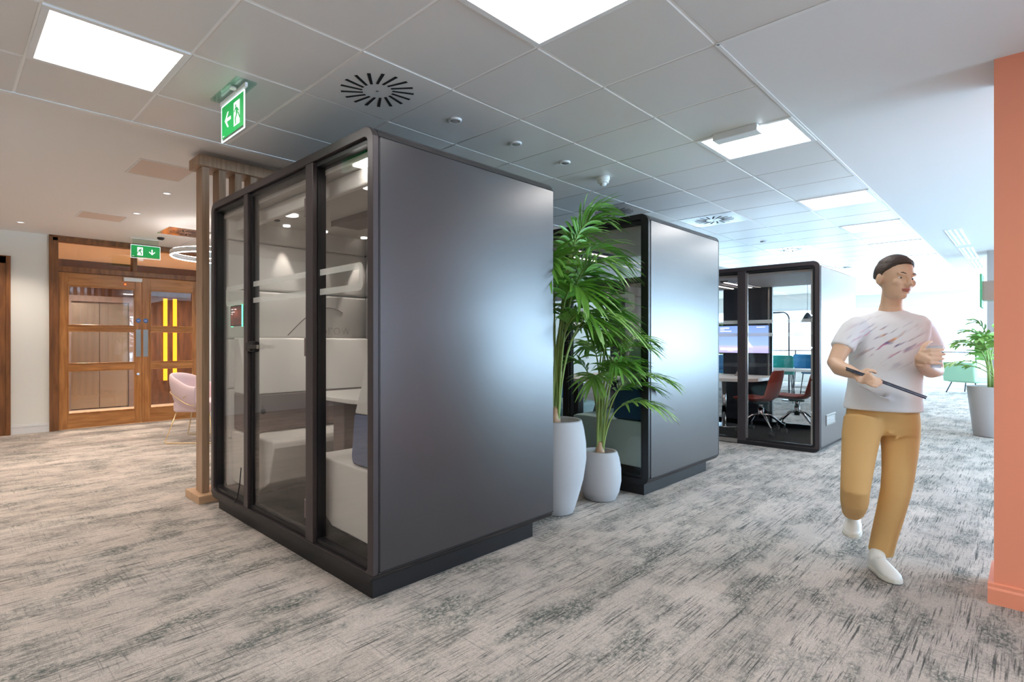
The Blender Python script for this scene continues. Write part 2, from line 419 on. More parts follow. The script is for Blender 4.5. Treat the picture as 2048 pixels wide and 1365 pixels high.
def make_pod(name, label, cat, x0, x1, y0, y1, z0, z1, frame_m, panel_m, mull, door, group=None, back='pad', inset=.07, plinth=True, r=.075, left_end=True):
    T = thing(name, label, cat, ((x0+x1)/2, (y0+y1)/2, 0), group=group)
    th = .055; yb = y0+.035
    # shell: rounded rectangular tube open to front and back
    po = rrect(x0, x1, z0, z1, r, 8); pi = rrect(x0+th, x1-th, z0+th+.02, z1-th-.02, .04, 8)
    MB().ring(po, pi, 'y', yb+.002, y1).obj('shell', panel_m, T)
    # face frame
    po2 = rrect(x0, x1, z0, z1, r, 8); pi2 = rrect(x0+.05, x1-.05, z0+.05, z1-.05, .035, 8)
    MB().ring(po2, pi2, 'y', y0, yb).obj('front_frame', frame_m, T, bevel=.003)
    pi3 = rrect(x0+.078, x1-.078, z0+.078, z1-.078, .02, 8); po3 = rrect(x0+.052, x1-.052, z0+.052, z1-.052, .03, 8)
    MB().ring(po3, pi3, 'y', y0+.022, y0+.07).obj('inner_frame', M['black'], T)
    # proud side panels; black strips paint the groove shade at top and bottom
    for xa in (x1-.001, x0-.004): MB().box(xa, xa+.005, yb+.006, y1-.004, z0+.060, z1-.062).obj('side_panel', panel_m, T, bevel=.0015)
    for zz in (z1-.0625, z0+.0565): MB().box(x1-.001, x1+.0045, yb+.004, y1-.003, zz, zz+.004).obj('groove_shade_strip', M['shadow'], T)
    low = [p for p in rrect(x0-.0015, x1+.0015, z0-.0015, z1, r, 8) if p[1] < z0+r*.99 and p[1] < z0+.056]
    low = sorted([p for p in low if p[0] > (x0+x1)/2], key=lambda p: p[1])[::-1] + sorted([p for p in low if p[0] <= (x0+x1)/2], key=lambda p: p[1])
    MB().prism(low, 'y', y0-.0015, y1+.001).obj('bottom_rail', M['black'], T)
    if plinth:
        MB().box(x0+.06, x1-.06, y0+.04, y1-.15, 0, z0+.002).obj('plinth', M['black'] if name != 'x' else None, T)
    # interior
    zf = z0+.075; zt = z1-.085
    MB().box(x0+th, x1-th, y0+.08, y1-.03, zf-.012, zf+.0).obj('pod_floor', M['carpet_in'], T)
    c = MB(); c.box(x0+th, x1-th, y0+.08, y1-.03, zt-.03, zt)
    c.obj('pod_ceiling', M['liner'], T)
    return T, zf, zt-.03

def mullion(T, x, w, y0, z0, z1, face_m, dark_right=True):
    m = MB(); m.box(x-w/2, x+w/2, y0+.001, y0+.03, z0+.052, z1-.052); m.obj('mullion', face_m, T, bevel=.002)
    d = MB(); d.box(x-w/2+.006, x+w/2+.006, y0+.031, y0+.085, z0+.07, z1-.07); return d.obj('jamb', M['black'], T)

def pane(T, x0, x1, y, z0, z1, m='glass', name='glass_pane'):
    return MB().box(x0, x1, y, y+.008, z0, z1).obj(name, M[m], T)

def band(T, x0, x1, y, z0, z1, wd, parent, endl=True, endr=True):
    """frosted manifestation: two stripes, rounded closed ends"""
    m = MB(); yy = y
    r = .03; n = 6
    def strip(xa, xb, za, zb): m.box(xa, xb, yy-.0012, yy-.0006, za, zb)
    a = x0+(r if endl else 0); b_ = x1-(r if endr else 0)
    strip(a, b_, z1-wd, z1); strip(a, b_, z0, z0+wd)
    for end, xx, s in ((endl, x0, 1), (endr, x1, -1)):
        if not end: continue
        for (zc, sg) in ((z1-r, 1), (z0+r, -1)):
            po = []; pin = []
            for k in range(n+1):
                t = PI/2*k/n
                po.append((xx+s*(r-r*math.cos(t)), zc+sg*r*math.sin(t)))
                ri = r-wd if r > wd else 0
                ri = max(ri, 0)
                pin.append((xx+s*(max(r, wd)-ri*math.cos(t)), (zc if r > wd else zc-sg*(wd-r))+sg*ri*math.sin(t)))
            m.prism(po+pin[::-1], 'y', yy-.0012, yy-.0006)
        strip(min(xx, xx+s*wd), max(xx, xx+s*wd), z0+r, z1-r)
    return m.obj('frosted_band', M['frost'], parent)

PADZ = [.17, .55, .945, 1.345, 1.745, 2.14, 2.315]
# --- pod 1 (nearest, sofa booth)
P1 = (-4.465, -2.25, 1.593, 3.10, .096, 2.42)
x0, x1, y0, y1, z0, z1 = P1
T1, zf, zt = make_pod('office_pod', 'nearest dark grey glass-fronted meeting booth, beside the oak slat screen', 'booth', *P1, M['podframe'], M['pod'], None, None, group=None)
MB().box(x0+.05, x1-.05, y1-.06, y1-.002, z0+.05, z1-.05).obj('back_panel', M['pod'], T1)
mullion(T1, -3.800, .066, y0, z0, z1, M['podframe']); mullion(T1, -2.895, .085, y0, z0, z1, M['podframe'])
pads('side_padding', M['padwhite'], T1, 'x', x1-.055, y0+.10, y1-.10, PADZ, .045, -1)
pads('side_padding', M['padwhite'], T1, 'x', x0+.055, y0+.10, y1-.10, PADZ, .045, 1)
pads('back_padding', M['padgrey'], T1, 'y', y1-.06, x0+.1, x1-.1, PADZ[2:], .04, -1)
MB().box(x0+.1, x1-.1, y1-.085, y1-.06, zf, .943).obj('back_lower_panel', M['padbrown'], T1)
zb0, zb1 = z0+.072, z1-.072
pane(T1, x0+.07, -3.83, y0+.045, zb0, zb1)
gp = pane(T1, -2.855, x1-.07, y0+.045, zb0, zb1)
D = pane(T1, -3.755, -2.945, y0+.030, zb0, zb1, name='door')
tag(D, 'frameless glass door')
MB().box(-3.755, -3.735, y0+.024, y0+.044, zb0, zb1).obj('door_edge', M['black'], D)
MB().box(-2.965, -2.945, y0+.024, y0+.044, zb0, zb1).obj('door_edge', M['black'], D)
for zz in (2.13, 1.29, .32):
    MB().box(-2.985, -2.94, y0+.016, y0+.034, zz-.055, zz+.055).obj('hinge', M['padbrown'], D, bevel=.004)
h = MB(); h.box(-3.80, -3.70, y0+.008, y0+.03, 1.25, 1.325); h.box(-3.79, -3.71, y0-.006, y0+.010, 1.256, 1.318)
hd = h.obj('handle', M['black'], D, bevel=.006)
h = MB(); h.cyl((-3.70, y0-.022, 1.288), .022, .02, 16, axis='y'); h.box(-3.70, -3.545, y0-.03, y0-.014, 1.276, 1.300); h.box(-3.715,-3.685,y0-.02,y0+.01,1.27,1.31)
h.obj('lever', M['black'], hd, bevel=.004)
MB().box(-3.545, -3.53, y0-.031, y0-.013, 1.275, 1.301).obj('lever_tip', M['steel'], hd)
band(T1, -4.27, -3.83, y0+.045, 1.595, 1.745, .036, T1, True, False)
band(T1, -3.735, -2.965, y0+.030, 1.595, 1.745, .036, T1, False, False)
band(T1, -2.855, -2.405, y0+.045, 1.595, 1.745, .036, T1, False, True)
# pod ceiling fittings: duct band, curtain-like white header, plus added glowing shapes
MB().box(-4.35, -2.36, y0+.16, y0+.20, zt-.10, zt).obj('ceiling_baffle', M['padwhite'], T1, bevel=.01)
d = MB(); d.box(-3.9, -2.33, 2.35, 2.62, zt-.035, zt-.001); d.box(-3.9, -2.33, 2.345, 2.35, zt-.045, zt)
d.obj('ventilation_duct', M['padbrown'], T1)
MB().box(-2.56, -2.35, y0+.085, y0+.15, zt-.012, zt+.0).obj('reflection_glow', M['panel_light'], T1)  # glowing panel standing in for a bright reflection
pdl = []
for y in (2.15, 2.51, 2.93):
    pdl.append((-4.285, y, zt-.012)); MB().cyl((-4.285, y, zt-.012), .03, .012, 20).obj('added_lamp_disc', emis('added_disc_glow', (1,.95,.88,1), 1.6) if y == 2.15 else bpy.data.materials['added_disc_glow'], T1)  # discs added for the wall scallops that stand for reflected downlights
for x in (-3.9, -2.85): MB().cyl((x, 2.0, zt-.012), .05, .012, 20).obj('added_lamp_disc', bpy.data.materials['added_disc_glow'], T1)  # glowing discs added to brighten the dark booth interior
MB().cyl((-4.15, 2.0, zt-.01), .022, .01, 20).obj('sensor', M['blackmat'], T1)
# decal reflection painted as faint drawing and lettering on the padded side wall
pts = [(x0+.101, 2.20+.55*(k/24), 1.36+.27*math.sin(PI*(.02+.66*k/24))) for k in range(25)]
MB().tube(pts, .004, 6).obj('reflected_drawing', M['padbrown'], T1)
cu = bpy.data.curves.new('t', 'FONT'); cu.body = 'Brow'; cu.size = .15; cu.extrude = .001; cu.offset = -.002
to = bpy.data.objects.new('t', cu); COL.objects.link(to); bpy.context.view_layer.update()
me = bpy.data.meshes.new_from_object(to.evaluated_get(bpy.context.evaluated_depsgraph_get())); bpy.data.objects.remove(to)
to = bpy.data.objects.new('reflected_lettering', me); COL.objects.link(to); me.materials.append(mat('reflected_lettering_grey', srgb(150,146,140), .9))
to.parent = T1; to.matrix_parent_inverse = Matrix.Translation(T1.location).inverted(); to.location = (x0+.1015, 2.50, 1.385); to.rotation_euler = (PI/2,0,PI/2)

def bench(x_wall, sgn, ya, yb, zfl, seat_m, low_m, up_m, label, blue=True):
    T = thing('bench_seat', label, 'bench', (x_wall+sgn*.35, (ya+yb)/2, zfl), group=None)
    X = lambda d: x_wall+sgn*d
    zt_ = zfl+.44
    prof = [(X(0), zt_), (X(.70), zt_+.01), (X(.735), zt_-.005), (X(.745), zt_-.04), (X(.66), zfl+.14), (X(.50), zfl+.05), (X(.0), zfl+.035)]
    MB().prism(prof, 'y', ya, yb).obj('seat', seat_m, T, bevel=.012, seg=3)
    MB().box(min(X(0), X(.40)), max(X(0), X(.40)), ya+.05, yb-.05, zfl+.001, zfl+.036).obj('base', M['black'], T)
    lo = [(X(.005), zt_+.012), (X(.30), zt_+.012), (X(.315), zt_+.05), (X(.285), zt_+.30), (X(.005), zt_+.30)]
    bl = MB().prism(lo, 'y', ya+.015, yb).obj('lumbar_cushion', low_m, T, bevel=.012, seg=3)
    up = [(X(.005), zt_+.303), (X(.28), zt_+.303), (X(.10), zt_+.735), (X(.005), zt_+.745)]
    MB().prism(up, 'y', ya+.015, yb).obj('backrest', up_m, T, bevel=.01, seg=3)
    MB().cyl((X(.305), ya+.12, zt_+.17), .02, .012, 16, axis='x').obj('power_socket', M['black'], T)
    return T
bench(x1-.10, -1, y0+.125, y1-.11, zf, M['padwhite'], M['padblue'], M['padwhite'], 'pale bench with slate blue lumbar cushion against the right side of the nearest booth')
bench(x0+.10, 1, y0+.125, y1-.11, zf, M['padwhite'], M['padbrown'], M['padwhite'], 'pale bench with brown lower backrest on the left side of the nearest booth')
Tt = thing('booth_table', 'white rounded table between the two benches in the nearest booth', 'table', (-3.26, 2.3, zf))
MB().prism(rrect(-3.66, -2.88, 1.95, 3.0, .14, 8), 'z', .918, .948).obj('tabletop', M['tabletop'], Tt, bevel=.006)
MB().box(-3.33, -3.19, 2.02, 2.12, zf+.001, .917).obj('leg', M['padbrown'], Tt, bevel=.006)
MB().box(-3.40, -3.12, 1.99, 2.60, zf+.0005, zf+.012).obj('foot_plate', M['padbrown'], Tt)

# booking panel on the left pane
Tp = thing('booking_panel', 'small dark touch screen with green light strips behind the left pane of the nearest booth', 'screen', (-4.085, y0+.075, 1.43))
MB().prism(rrect(-4.210, -3.980, 1.44, 1.597, .012), 'y', y0+.056, y0+.075).obj('housing', M['blackmat'], Tp)
sc_m = bpy.data.materials.new('booking_screen'); sc_m.use_nodes = True
nt = sc_m.node_tree; bb = nt.nodes['Principled BSDF']; tc = nt.nodes.new('ShaderNodeTexCoord'); no = nt.nodes.new('ShaderNodeTexNoise'); cr = nt.nodes.new('ShaderNodeValToRGB')
no.inputs['Scale'].default_value = 14; cr.color_ramp.elements[0].position = .45; cr.color_ramp.elements[0].color = srgb(70,32,28); cr.color_ramp.elements[1].position = .7; cr.color_ramp.elements[1].color = srgb(150,70,45)
nt.links.new(tc.outputs['Object'], no.inputs[0]); nt.links.new(no.outputs['Fac'], cr.inputs[0]); nt.links.new(cr.outputs[0], bb.inputs['Base Color']); nt.links.new(cr.outputs[0], bb.inputs['Emission Color']); bb.inputs['Emission Strength'].default_value = .5
MB().box(-4.200, -4.000, y0+.0545, y0+.056, 1.45, 1.587).obj('screen', sc_m, Tp)
t = MB()
for (xa, xb, z) in ((-4.190,-4.155,1.565),(-4.135,-4.095,1.565),(-4.190,-4.125,1.545),(-4.190,-4.165,1.53)): t.box(xa, xb, y0+.0535, y0+.0545, z, z+.006)
t.obj('screen_text', emis('text_white', (1,.9,.85,1), .8), Tp)
gl = emis('green_glow', (.1,1,.4,1), 2.2)
MB().box(-3.992, -3.975, y0+.052, y0+.056, 1.435, 1.602).obj('light_strip', gl, Tp)
MB().box(-4.212, -4.205, y0+.060, y0+.074, 1.435, 1.602).obj('light_strip', gl, Tp)
# trailing cable at the foot of the left pane
tag(MB().tube([(-3.86, y0-.006, .42), (-3.875, y0-.01, .30), (-3.91, y0-.012, .20), (-3.96, y0-.012, .15), (-3.945, y0-.012, .175)], .004, 6).obj('cable', M['blackmat']), 'thin black cable hanging down the front of the nearest booth by its door', 'cable')

# --- pod 2 (middle)
P2 = (-4.43, -2.214, 4.40, 5.90, .096, 2.42)
x0, x1, y0, y1, z0, z1 = P2
pod2side = M['pod']
T2, zf, zt = make_pod('office_pod', 'middle glass-fronted booth standing behind the two potted palms', 'booth', *P2, M['black'], M['pod'], None, None)
mullion(T2, -3.80, .066, y0, z0, z1, M['black']); mullion(T2, -2.895, .085, y0, z0, z1, M['black']) if False else None
mullion(T2, -3.05, .06, y0, z0, z1, M['black'])
pads('side_padding', M['padaqua'], T2, 'x', x1-.055, y0+.10, y1-.10, PADZ, .045, -1)
pads('side_padding', M['padaqua'], T2, 'x', x0+.055, y0+.10, y1-.10, PADZ, .045, 1)
zb0, zb1 = z0+.072, z1-.072
pane(T2, x0+.07, -3.83, y0+.045, zb0, zb1); pane(T2, -3.77, -3.08, y0+.045, zb0, zb1, name='door'); pane(T2, -3.02, x1-.07, y0+.045, zb0, zb1)
pane(T2, x0+.07, x1-.07, y1-.05, zb0, zb1)
MB().ring(rrect(x0, x1, z0, z1, .075, 8), rrect(x0+.06, x1-.06, z0+.06, z1-.06, .03, 8), 'y', y1, y1+.03).obj('back_frame', M['black'], T2)
for xx, ya, yb_ in ((-3.28, 4.62, 5.78), (-3.54, 4.62, 5.78)):
    o = MB().box(xx-.05, xx+.05, ya-.02, yb_+.02, zt-.022, zt-.001).obj('lamp_housing', M['black'], T2)
    MB().box(xx-.012, xx+.012, ya, yb_, zt-.027, zt-.022).obj('linear_lamp', M['lin_light'], o)
bench(x1-.10, -1, y0+.125, y1-.11, zf, M['padaqua'], M['paddeep'], M['padaqua'], 'pale aqua bench with deep blue lumbar cushion in the middle booth')
bench(x0+.10, 1, y0+.125, y1-.11, zf, M['padaqua'], M['paddeep'], M['padaqua'], 'aqua bench on the far left side of the middle booth')
Tt = thing('booth_table', 'white table between the benches of the middle booth', 'table', (-3.3, 5.2, zf))
MB().prism(rrect(-3.66, -2.95, 4.75, 5.82, .14, 8), 'z', .918, .948).obj('tabletop', M['tabletop'], Tt, bevel=.006)
MB().box(-3.37, -3.24, 4.9, 5.0, zf+.001, .917).obj('leg', M['black'], Tt)
band(T2, x0+.07, -3.83, y0+.045, 1.595, 1.745, .036, T2, True, False); band(T2, -3.02, -2.36, y0+.045, 1.595, 1.745, .036, T2, False, True)

# --- pods 3 and 4 (far row, meeting rooms on the floor)
P3 = (-4.31, -1.70, 7.60, 9.50, .004, 2.285)
x0, x1, y0, y1, z0, z1 = P3
T3, zf3, zt3 = make_pod('office_pod', 'farthest glass meeting pod with red chairs inside, beside the walking person', 'booth', *P3, M['podframe'], M['pod'], None, None, plinth=False)
mullion(T3, -2.56, .095, y0, z0, z1, M['podframe']); mullion(T3, -3.50, .09, y0, z0, z1, M['podframe'])
zb0, zb1 = z0+.072, z1-.072
pane(T3, x0+.07, -3.54, y0+.045, zb0, zb1); D3 = pane(T3, -3.45, -2.61, y0+.045, zb0, zb1, name='door'); pane(T3, -2.51, x1-.07, y0+.045, zb0, zb1)
MB().box(-3.45, -2.61, y0-.002, y0+.03, .01, .06).obj('door_sill', M['steel'], T3)
MB().box(-2.515, -2.495, y0+.03, y0+.05, zb0, zb1).obj('pane_edge', M['steel'], T3)
pads('side_padding', M['padwhite'], T3, 'x', x1-.055, y0+.10, y1-.10, [.08,.47,.86,1.25,1.64,2.03,2.18], .06, -1)
pads('side_padding', M['padwhite'], T3, 'x', x0+.055, y0+.10, y1-.10, [.08,.47,.86,1.25,1.64,2.03,2.18], .06, 1)
pane(T3, x0+.07, -3.45, y1-.05, zb0, zb1); pane(T3, -2.74, x1-.07, y1-.05, zb0, zb1)
MB().box(-3.44, -2.80, y1-.10, y1-.02, zf3, zt3).obj('screen_wall', M['darkcol'], T3)
MB().box(-2.80, -2.77, y1-.07, y1-.02, zf3, zt3).obj('glazing_post', M['steel'], T3)
MB().box(-2.77, -2.735, y1-.07, y1-.02, zf3, zt3).obj('glazing_post', M['darkcol'], T3)
MB().ring(rrect(x0, x1, z0, z1, .075, 8), rrect(x0+.06, x1-.06, z0+.06, z1-.06, .03, 8), 'y', y1, y1+.03).obj('back_frame', M['podframe'], T3)
for xx in (-2.92, -3.18):
    o = MB().box(xx-.05, xx+.05, 8.0, 9.1, zt3-.02, zt3-.001).obj('lamp_housing', M['black'], T3)
    MB().box(xx-.012, xx+.012, 8.02, 9.08, zt3-.026, zt3-.02).obj('linear_lamp', M['lin_light'], o)
band(T3, -2.51, x1-.07, y0+.045, 1.39, 1.60, .045, T3, False, False); band(T3, -3.45, -2.61, y0+.045, 1.39, 1.60, .045, T3, False, False); band(T3, x0+.1, -3.54, y0+.045, 1.39, 1.60, .045, T3, True, False)
v = MB()
v.ring([(7.86,.30),(8.32,.30),(8.32,.43),(7.86,.43)], [(7.875,.315),(8.305,.315),(8.305,.415),(7.875,.415)], 'x', x1+.004, x1+.012)
for k in range(5): v.box(x1+.005, x1+.011, 7.87, 8.31, .322+k*.020, .330+k*.020)
vo = v.obj('vent_grille', M['steel'], T3); MB().box(x1+.004, x1+.0055, 7.87, 8.31, .31, .42).obj('vent_recess', M['potgrey'], vo)
P4 = (-7.0, -4.38, 7.60, 9.50, .004, 2.285)
x0, x1, y0, y1, z0, z1 = P4
T4, _, _ = make_pod('office_pod', 'dark-framed pod left of the far meeting pod, seen through the middle booth glass', 'booth', *P4, M['black'], M['pod'], None, None, plinth=False)
mullion(T4, -5.3, .09, y0, z0, z1, M['black'])
pane(T4, x0+.07, -5.35, y0+.045, zb0, zb1); pane(T4, -5.25, x1-.07, y0+.045, zb0, zb1); pane(T4, x0+.07, x1-.07, y1-.05, zb0, zb1)
pads('side_padding', M['padwhite'], T4, 'x', x1-.055, y0+.10, y1-.10, [.08,.47,.86,1.25,1.64,2.03,2.18], .06, -1)

# wall screen in pod 3
Tv = thing('television', 'wall-mounted television showing a pale blue picture inside the far pod', 'television', (-3.13, 9.39, 1.14))
MB().prism(rrect(-3.51, -2.75, 1.135, 1.585, .01), 'y', 9.355, 9.395).obj('housing', M['blackmat'], Tv)
sm = bpy.data.materials.new('tv_picture'); sm.use_nodes = True; nt = sm.node_tree; nt.nodes.clear()
tc = nt.nodes.new('ShaderNodeTexCoord'); sp = nt.nodes.new('ShaderNodeSeparateXYZ'); mr = nt.nodes.new('ShaderNodeMapRange'); cr = nt.nodes.new('ShaderNodeValToRGB')
mr.inputs['From Min'].default_value = 1.145; mr.inputs['From Max'].default_value = 1.575
cr.color_ramp.elements[0].color = srgb(170,165,215); cr.color_ramp.elements[1].color = srgb(120,150,215)
e1 = cr.color_ramp.elements.new(.22); e1.color = srgb(190,185,225); e2 = cr.color_ramp.elements.new(.3); e2.color = srgb(150,178,230)
em = nt.nodes.new('ShaderNodeEmission'); em.inputs[1].default_value = 1.0; ou = nt.nodes.new('ShaderNodeOutputMaterial')
nt.links.new(tc.outputs['Object'], sp.inputs[0]); nt.links.new(sp.outputs[2], mr.inputs[0]); nt.links.new(mr.outputs[0], cr.inputs[0]); nt.links.new(cr.outputs[0], em.inputs[0]); nt.links.new(em.outputs[0], ou.inputs[0])
pic = MB().box(-3.50, -2.76, 9.352, 9.355, 1.145, 1.575).obj('screen', sm, Tv)
tw = emis('tv_white', (1,1,1,1), 1.2)
t = MB()
for (xa, xb, z, hh) in ((-3.47,-3.33,1.535,.016),(-3.47,-3.40,1.512,.008),(-3.47,-3.29,1.485,.014),(-2.93,-2.80,1.545,.010)):
    k = xa
    while k < xb-.01:
        t.box(k, k+hh*.55, 9.350, 9.352, z, z+hh); k += hh*.72
t.obj('screen_text', tw, Tv)
t = MB(); t.box(-3.47, -3.36, 9.350, 9.352, 1.185, 1.225); t.box(-3.355, -3.19, 9.350, 9.352, 1.185, 1.225); t.obj('screen_buttons', emis('tv_button', (.85,.85,1,1), 1.1), Tv)
MB().box(-3.36, -3.27, 9.350, 9.352, 1.172, 1.178).obj('screen_accent', emis('tv_yellow', (.9,.8,.2,1), 1), Tv)
MB().prism([(-3.10,1.235),(-2.98,1.235),(-3.10,1.40)], 'y', 9.3505, 9.352).obj('sail_picture', emis('tv_sail', (.85,.75,.9,1), 1), Tv)

# meeting table + swivel chairs in pod 3
Tm = thing('meeting_table', 'white D-shaped meeting table in front of the television in the far pod', 'table', (-3.1, 8.8, zf3))
out = [(-3.62, 9.38), (-2.62, 9.38), (-2.62, 8.60)] + [(-3.12+.50*math.cos(t), 8.55-.38*math.sin(t)) for t in [PI*k/14 for k in range(1, 14)]] + [(-3.62, 8.60)]
MB().prism(out, 'z', .755, .80).obj('tabletop', M['tabletop'], Tm, bevel=.004)
MB().cyl((-3.12, 8.55, zf3+.001), .03, .75-zf3, 16).obj('leg', M['chrome'], Tm)
MB().cyl((-3.12, 8.55, zf3+.0005), .22, .015, 28).obj('base', M['chrome'], Tm)
tag(MB().prism([(-3.1,.801),(-2.98,.801),(-3.04,.90)], 'y', 8.9, 9.1).obj('desk_phone', M['potgrey']), 'wedge-shaped grey conference phone on the white meeting table', 'phone')

def shell_profile():
    return [(.23,.44,.20),(.20,.445,.225),(.10,.43,.235),(-.04,.43,.24),(-.13,.45,.235),(-.19,.52,.225),(-.22,.62,.215),(-.245,.74,.20),(-.27,.84,.17),(-.275,.86,.12)]
def swivel_chair(loc, rz, label, group=None):
    T = thing('swivel_chair', label, 'chair', loc, rz, group, local=True)
    pr = [(.30,.43,.19)]+shell_profile(); m = MB(); n = 10
    for x, z, w in pr:
        for k in range(n+1):
            s = -1+2*k/n
            lift = .05*s*s if z < .5 else 0; fwd = .07*s*s if z > .48 else .0
            m.v.append((x+fwd, s*w, z+lift))
    for a in range(len(pr)-1):
        for k in range(n):
            i = a*(n+1)+k; m.f.append([i, i+1, i+n+2, i+n+1]); m.sm.append(True)
    m.obj('seat_shell', M['leather'], T, solid=.022, sub=1)
    MB().cyl((0,0,.33), .02, .09, 14).obj('gas_lift', M['chrome'], T)
    MB().cyl((0,0,.40), .09, .02, 20).obj('seat_plate', M['black'], T)
    hub = MB().cyl((0,0,.20), .035, .14, 16).obj('hub', M['chrome'], T)
    for k in range(4):
        a = PI/4+k*PI/2; c, s = math.cos(a), math.sin(a)
        lg = MB().tube([(0,0,.26),(c*.12,s*.12,.24),(c*.30,s*.30,.10)], [.018,.016,.012], 8).obj('leg', M['chrome'], T)
        wh = MB(); wh.cyl((c*.30-.03, s*.30, .032), .030, .06, 14, axis='x'); wh.tube([(c*.30,s*.30,.10),(c*.30,s*.30,.04)], .008, 6)
        wh.obj('caster', M['black'], T)
    return T
ch = swivel_chair((-2.52, 8.22, zf3), PI*.97, 'terracotta swivel chair at the table, nearer to the glass front of the far pod')
c2 = copy_tree(ch); c2.location = (-2.27, 8.92, zf3); c2.rotation_euler.z = PI*1.03; c2['label'] = 'second terracotta swivel chair at the table, behind the nearer one'
c3 = copy_tree(ch); c3.location = (-3.85, 8.45, zf3); c3.rotation_euler.z = 0; c3['label'] = 'terracotta swivel chair on the left side of the meeting table'
# ------------------------------------------------------------------ ceiling fittings
def light_panel(cx, cy, label):
    i, j = tidx(cx, cy); a0, b0 = GX+i*PT, GY+j*PT; a1, b1 = a0+PT, b0+PT
    T = thing('ceiling_light', label, 'ceiling light', ((a0+a1)/2, (b0+b1)/2, ZC), group='square light panels in the tiled ceiling')
    g = .004; f = .028
    R = lambda d: [(a0+d,b0+d),(a1-d,b0+d),(a1-d,b1-d),(a0+d,b1-d)]
    MB().ring(R(g), R(g+f), 'z', ZC-.006, ZC+.009).obj('frame', M['white'], T)
    p = MB(); p.box(a0+g+f, a1-g-f, b0+g+f, b1-g-f, ZC-.002, ZC+.008); p.obj('diffuser', M['panel_light'], T)
    return T
lab = {0:'square light panel at the top centre of the picture, in the tiled ceiling', 1:'square light panel with a white box fixed across its near edge',
       2:'second light panel along the corridor, beyond the one with the white box', 3:'third light panel along the corridor, past the one with the white box',
       4:'fourth light panel along the corridor, above the walking person', 9:'large light panel at the top left, nearest the exit sign with the left arrow'}
for k, p in enumerate(light_pts):
    light_panel(*p, lab.get(k, 'square light panel, one of the row far down the corridor' if k < 9 else 'square light panel behind the camera'))
# emergency fitting across the second panel
tag(MB().box(-1.50, -1.22, 3.90, 4.01, ZC-.045, ZC+.001).obj('emergency_ceiling_light', M['white'], bevel=.004), 'slim white box fixed under the near edge of the corridor light panel', 'fitting')

def swirl(name, cx, cy, z, half, m, label, R0=.20, R1=.085, slots=17, group='swirl air diffusers in the ceiling'):
    T = thing(name, label, 'air vent', (cx, cy, z), group=group)
    MB().box(cx-half, cx+half, cy-half, cy+half, z-.002, z+.008).obj('face_plate', m, T, bevel=.002)
    s = MB()
    for k in range(slots):
        a = 2*PI*k/slots; ct, st = math.cos(a), math.sin(a)
        off = .045
        p0 = Vector((ct*R1 - st*off*.2, st*R1 + ct*off*.2)); p1 = Vector((ct*R0 - st*off*1.2, st*R0 + ct*off*1.2))
        d = (p1-p0).normalized(); nrm = Vector((-d.y, d.x))*.0095
        v = [p0+nrm*.8, p0-nrm*.8, p1-nrm, p1+nrm]
        s.prism([(cx+q.x, cy+q.y) for q in v], 'z', z-.0032, z-.0021)
    s.obj('slots', M['shadow'], T)
    MB().cyl((cx, cy, z-.004), .008, .002, 12).obj('screw', M['steel'], T)
    return T
vm = mat('vent_plate_bright', srgb(205,200,198), .22, .5)
for k, p in enumerate(vent_pts):
    i, j = tidx(*p); cx, cy = GX+(i+.5)*PT, GY+(j+.5)*PT
    swirl('air_diffuser', cx, cy, ZC, PT/2-.004, M['tile'] if k == 0 else vm,
      ['round swirl vent tile directly above the nearest booth', 'swirl vent tile above the right end of the middle booth, toward the corridor', 'swirl vent tile just above the tall palm and middle booth',
       'swirl vent tile in the ceiling before the far pod', 'swirl vent tile farthest down the tiled ceiling'][k])
swirl('air_diffuser', -8.35, 2.62, ZL, .30, mat('vent_copper', srgb(200,175,160), .2, .7), 'copper-toned swirl vent in the plaster ceiling behind the slat post')

for k, (x, y) in enumerate(((-2.53,2.43),(-2.53,3.035),(-2.53,3.64),(-2.6,8.6))):
    T = thing('ceiling_sprinkler', ['round ceiling cap nearest the swirl vent above the booth','middle of the three round ceiling caps in a row','farthest of the three round ceiling caps, before the smoke detector','tiny round cap far down the ceiling above the far pod'][k], 'ceiling cap', (x, y, ZC), group=None)
    MB().lathe([(.0,.004),(.044,.004),(.044,-.006),(.034,-.012),(.031,-.010),(.030,-.004),(.0,-.004)], (x,y,ZC), 28).obj('rim', M['white'] if k != 1 else M['white'], T)
    MB().cyl((x,y,ZC-.012), .022, .008, 20).obj('cap', M['steel'] if k else M['potgrey'], T)
x, y = -2.53, 4.21
T = thing('smoke_detector', 'white smoke detector hanging under the tiled ceiling before the middle booth', 'smoke detector', (x,y,ZC))
MB().lathe([(.0,-.0),(.055,0),(.055,-.028),(.048,-.036),(.0,-.036)], (x,y,ZC), 28).obj('base', M['white'], T)
MB().lathe([(.048,-.036),(.046,-.052),(.040,-.056),(.0,-.056)], (x,y,ZC), 28).obj('head', M['white'], T)
MB().lathe([(.028,-.056),(.026,-.075),(.0,-.078)], (x,y,ZC), 20).obj('sensor_tip', M['white'], T)

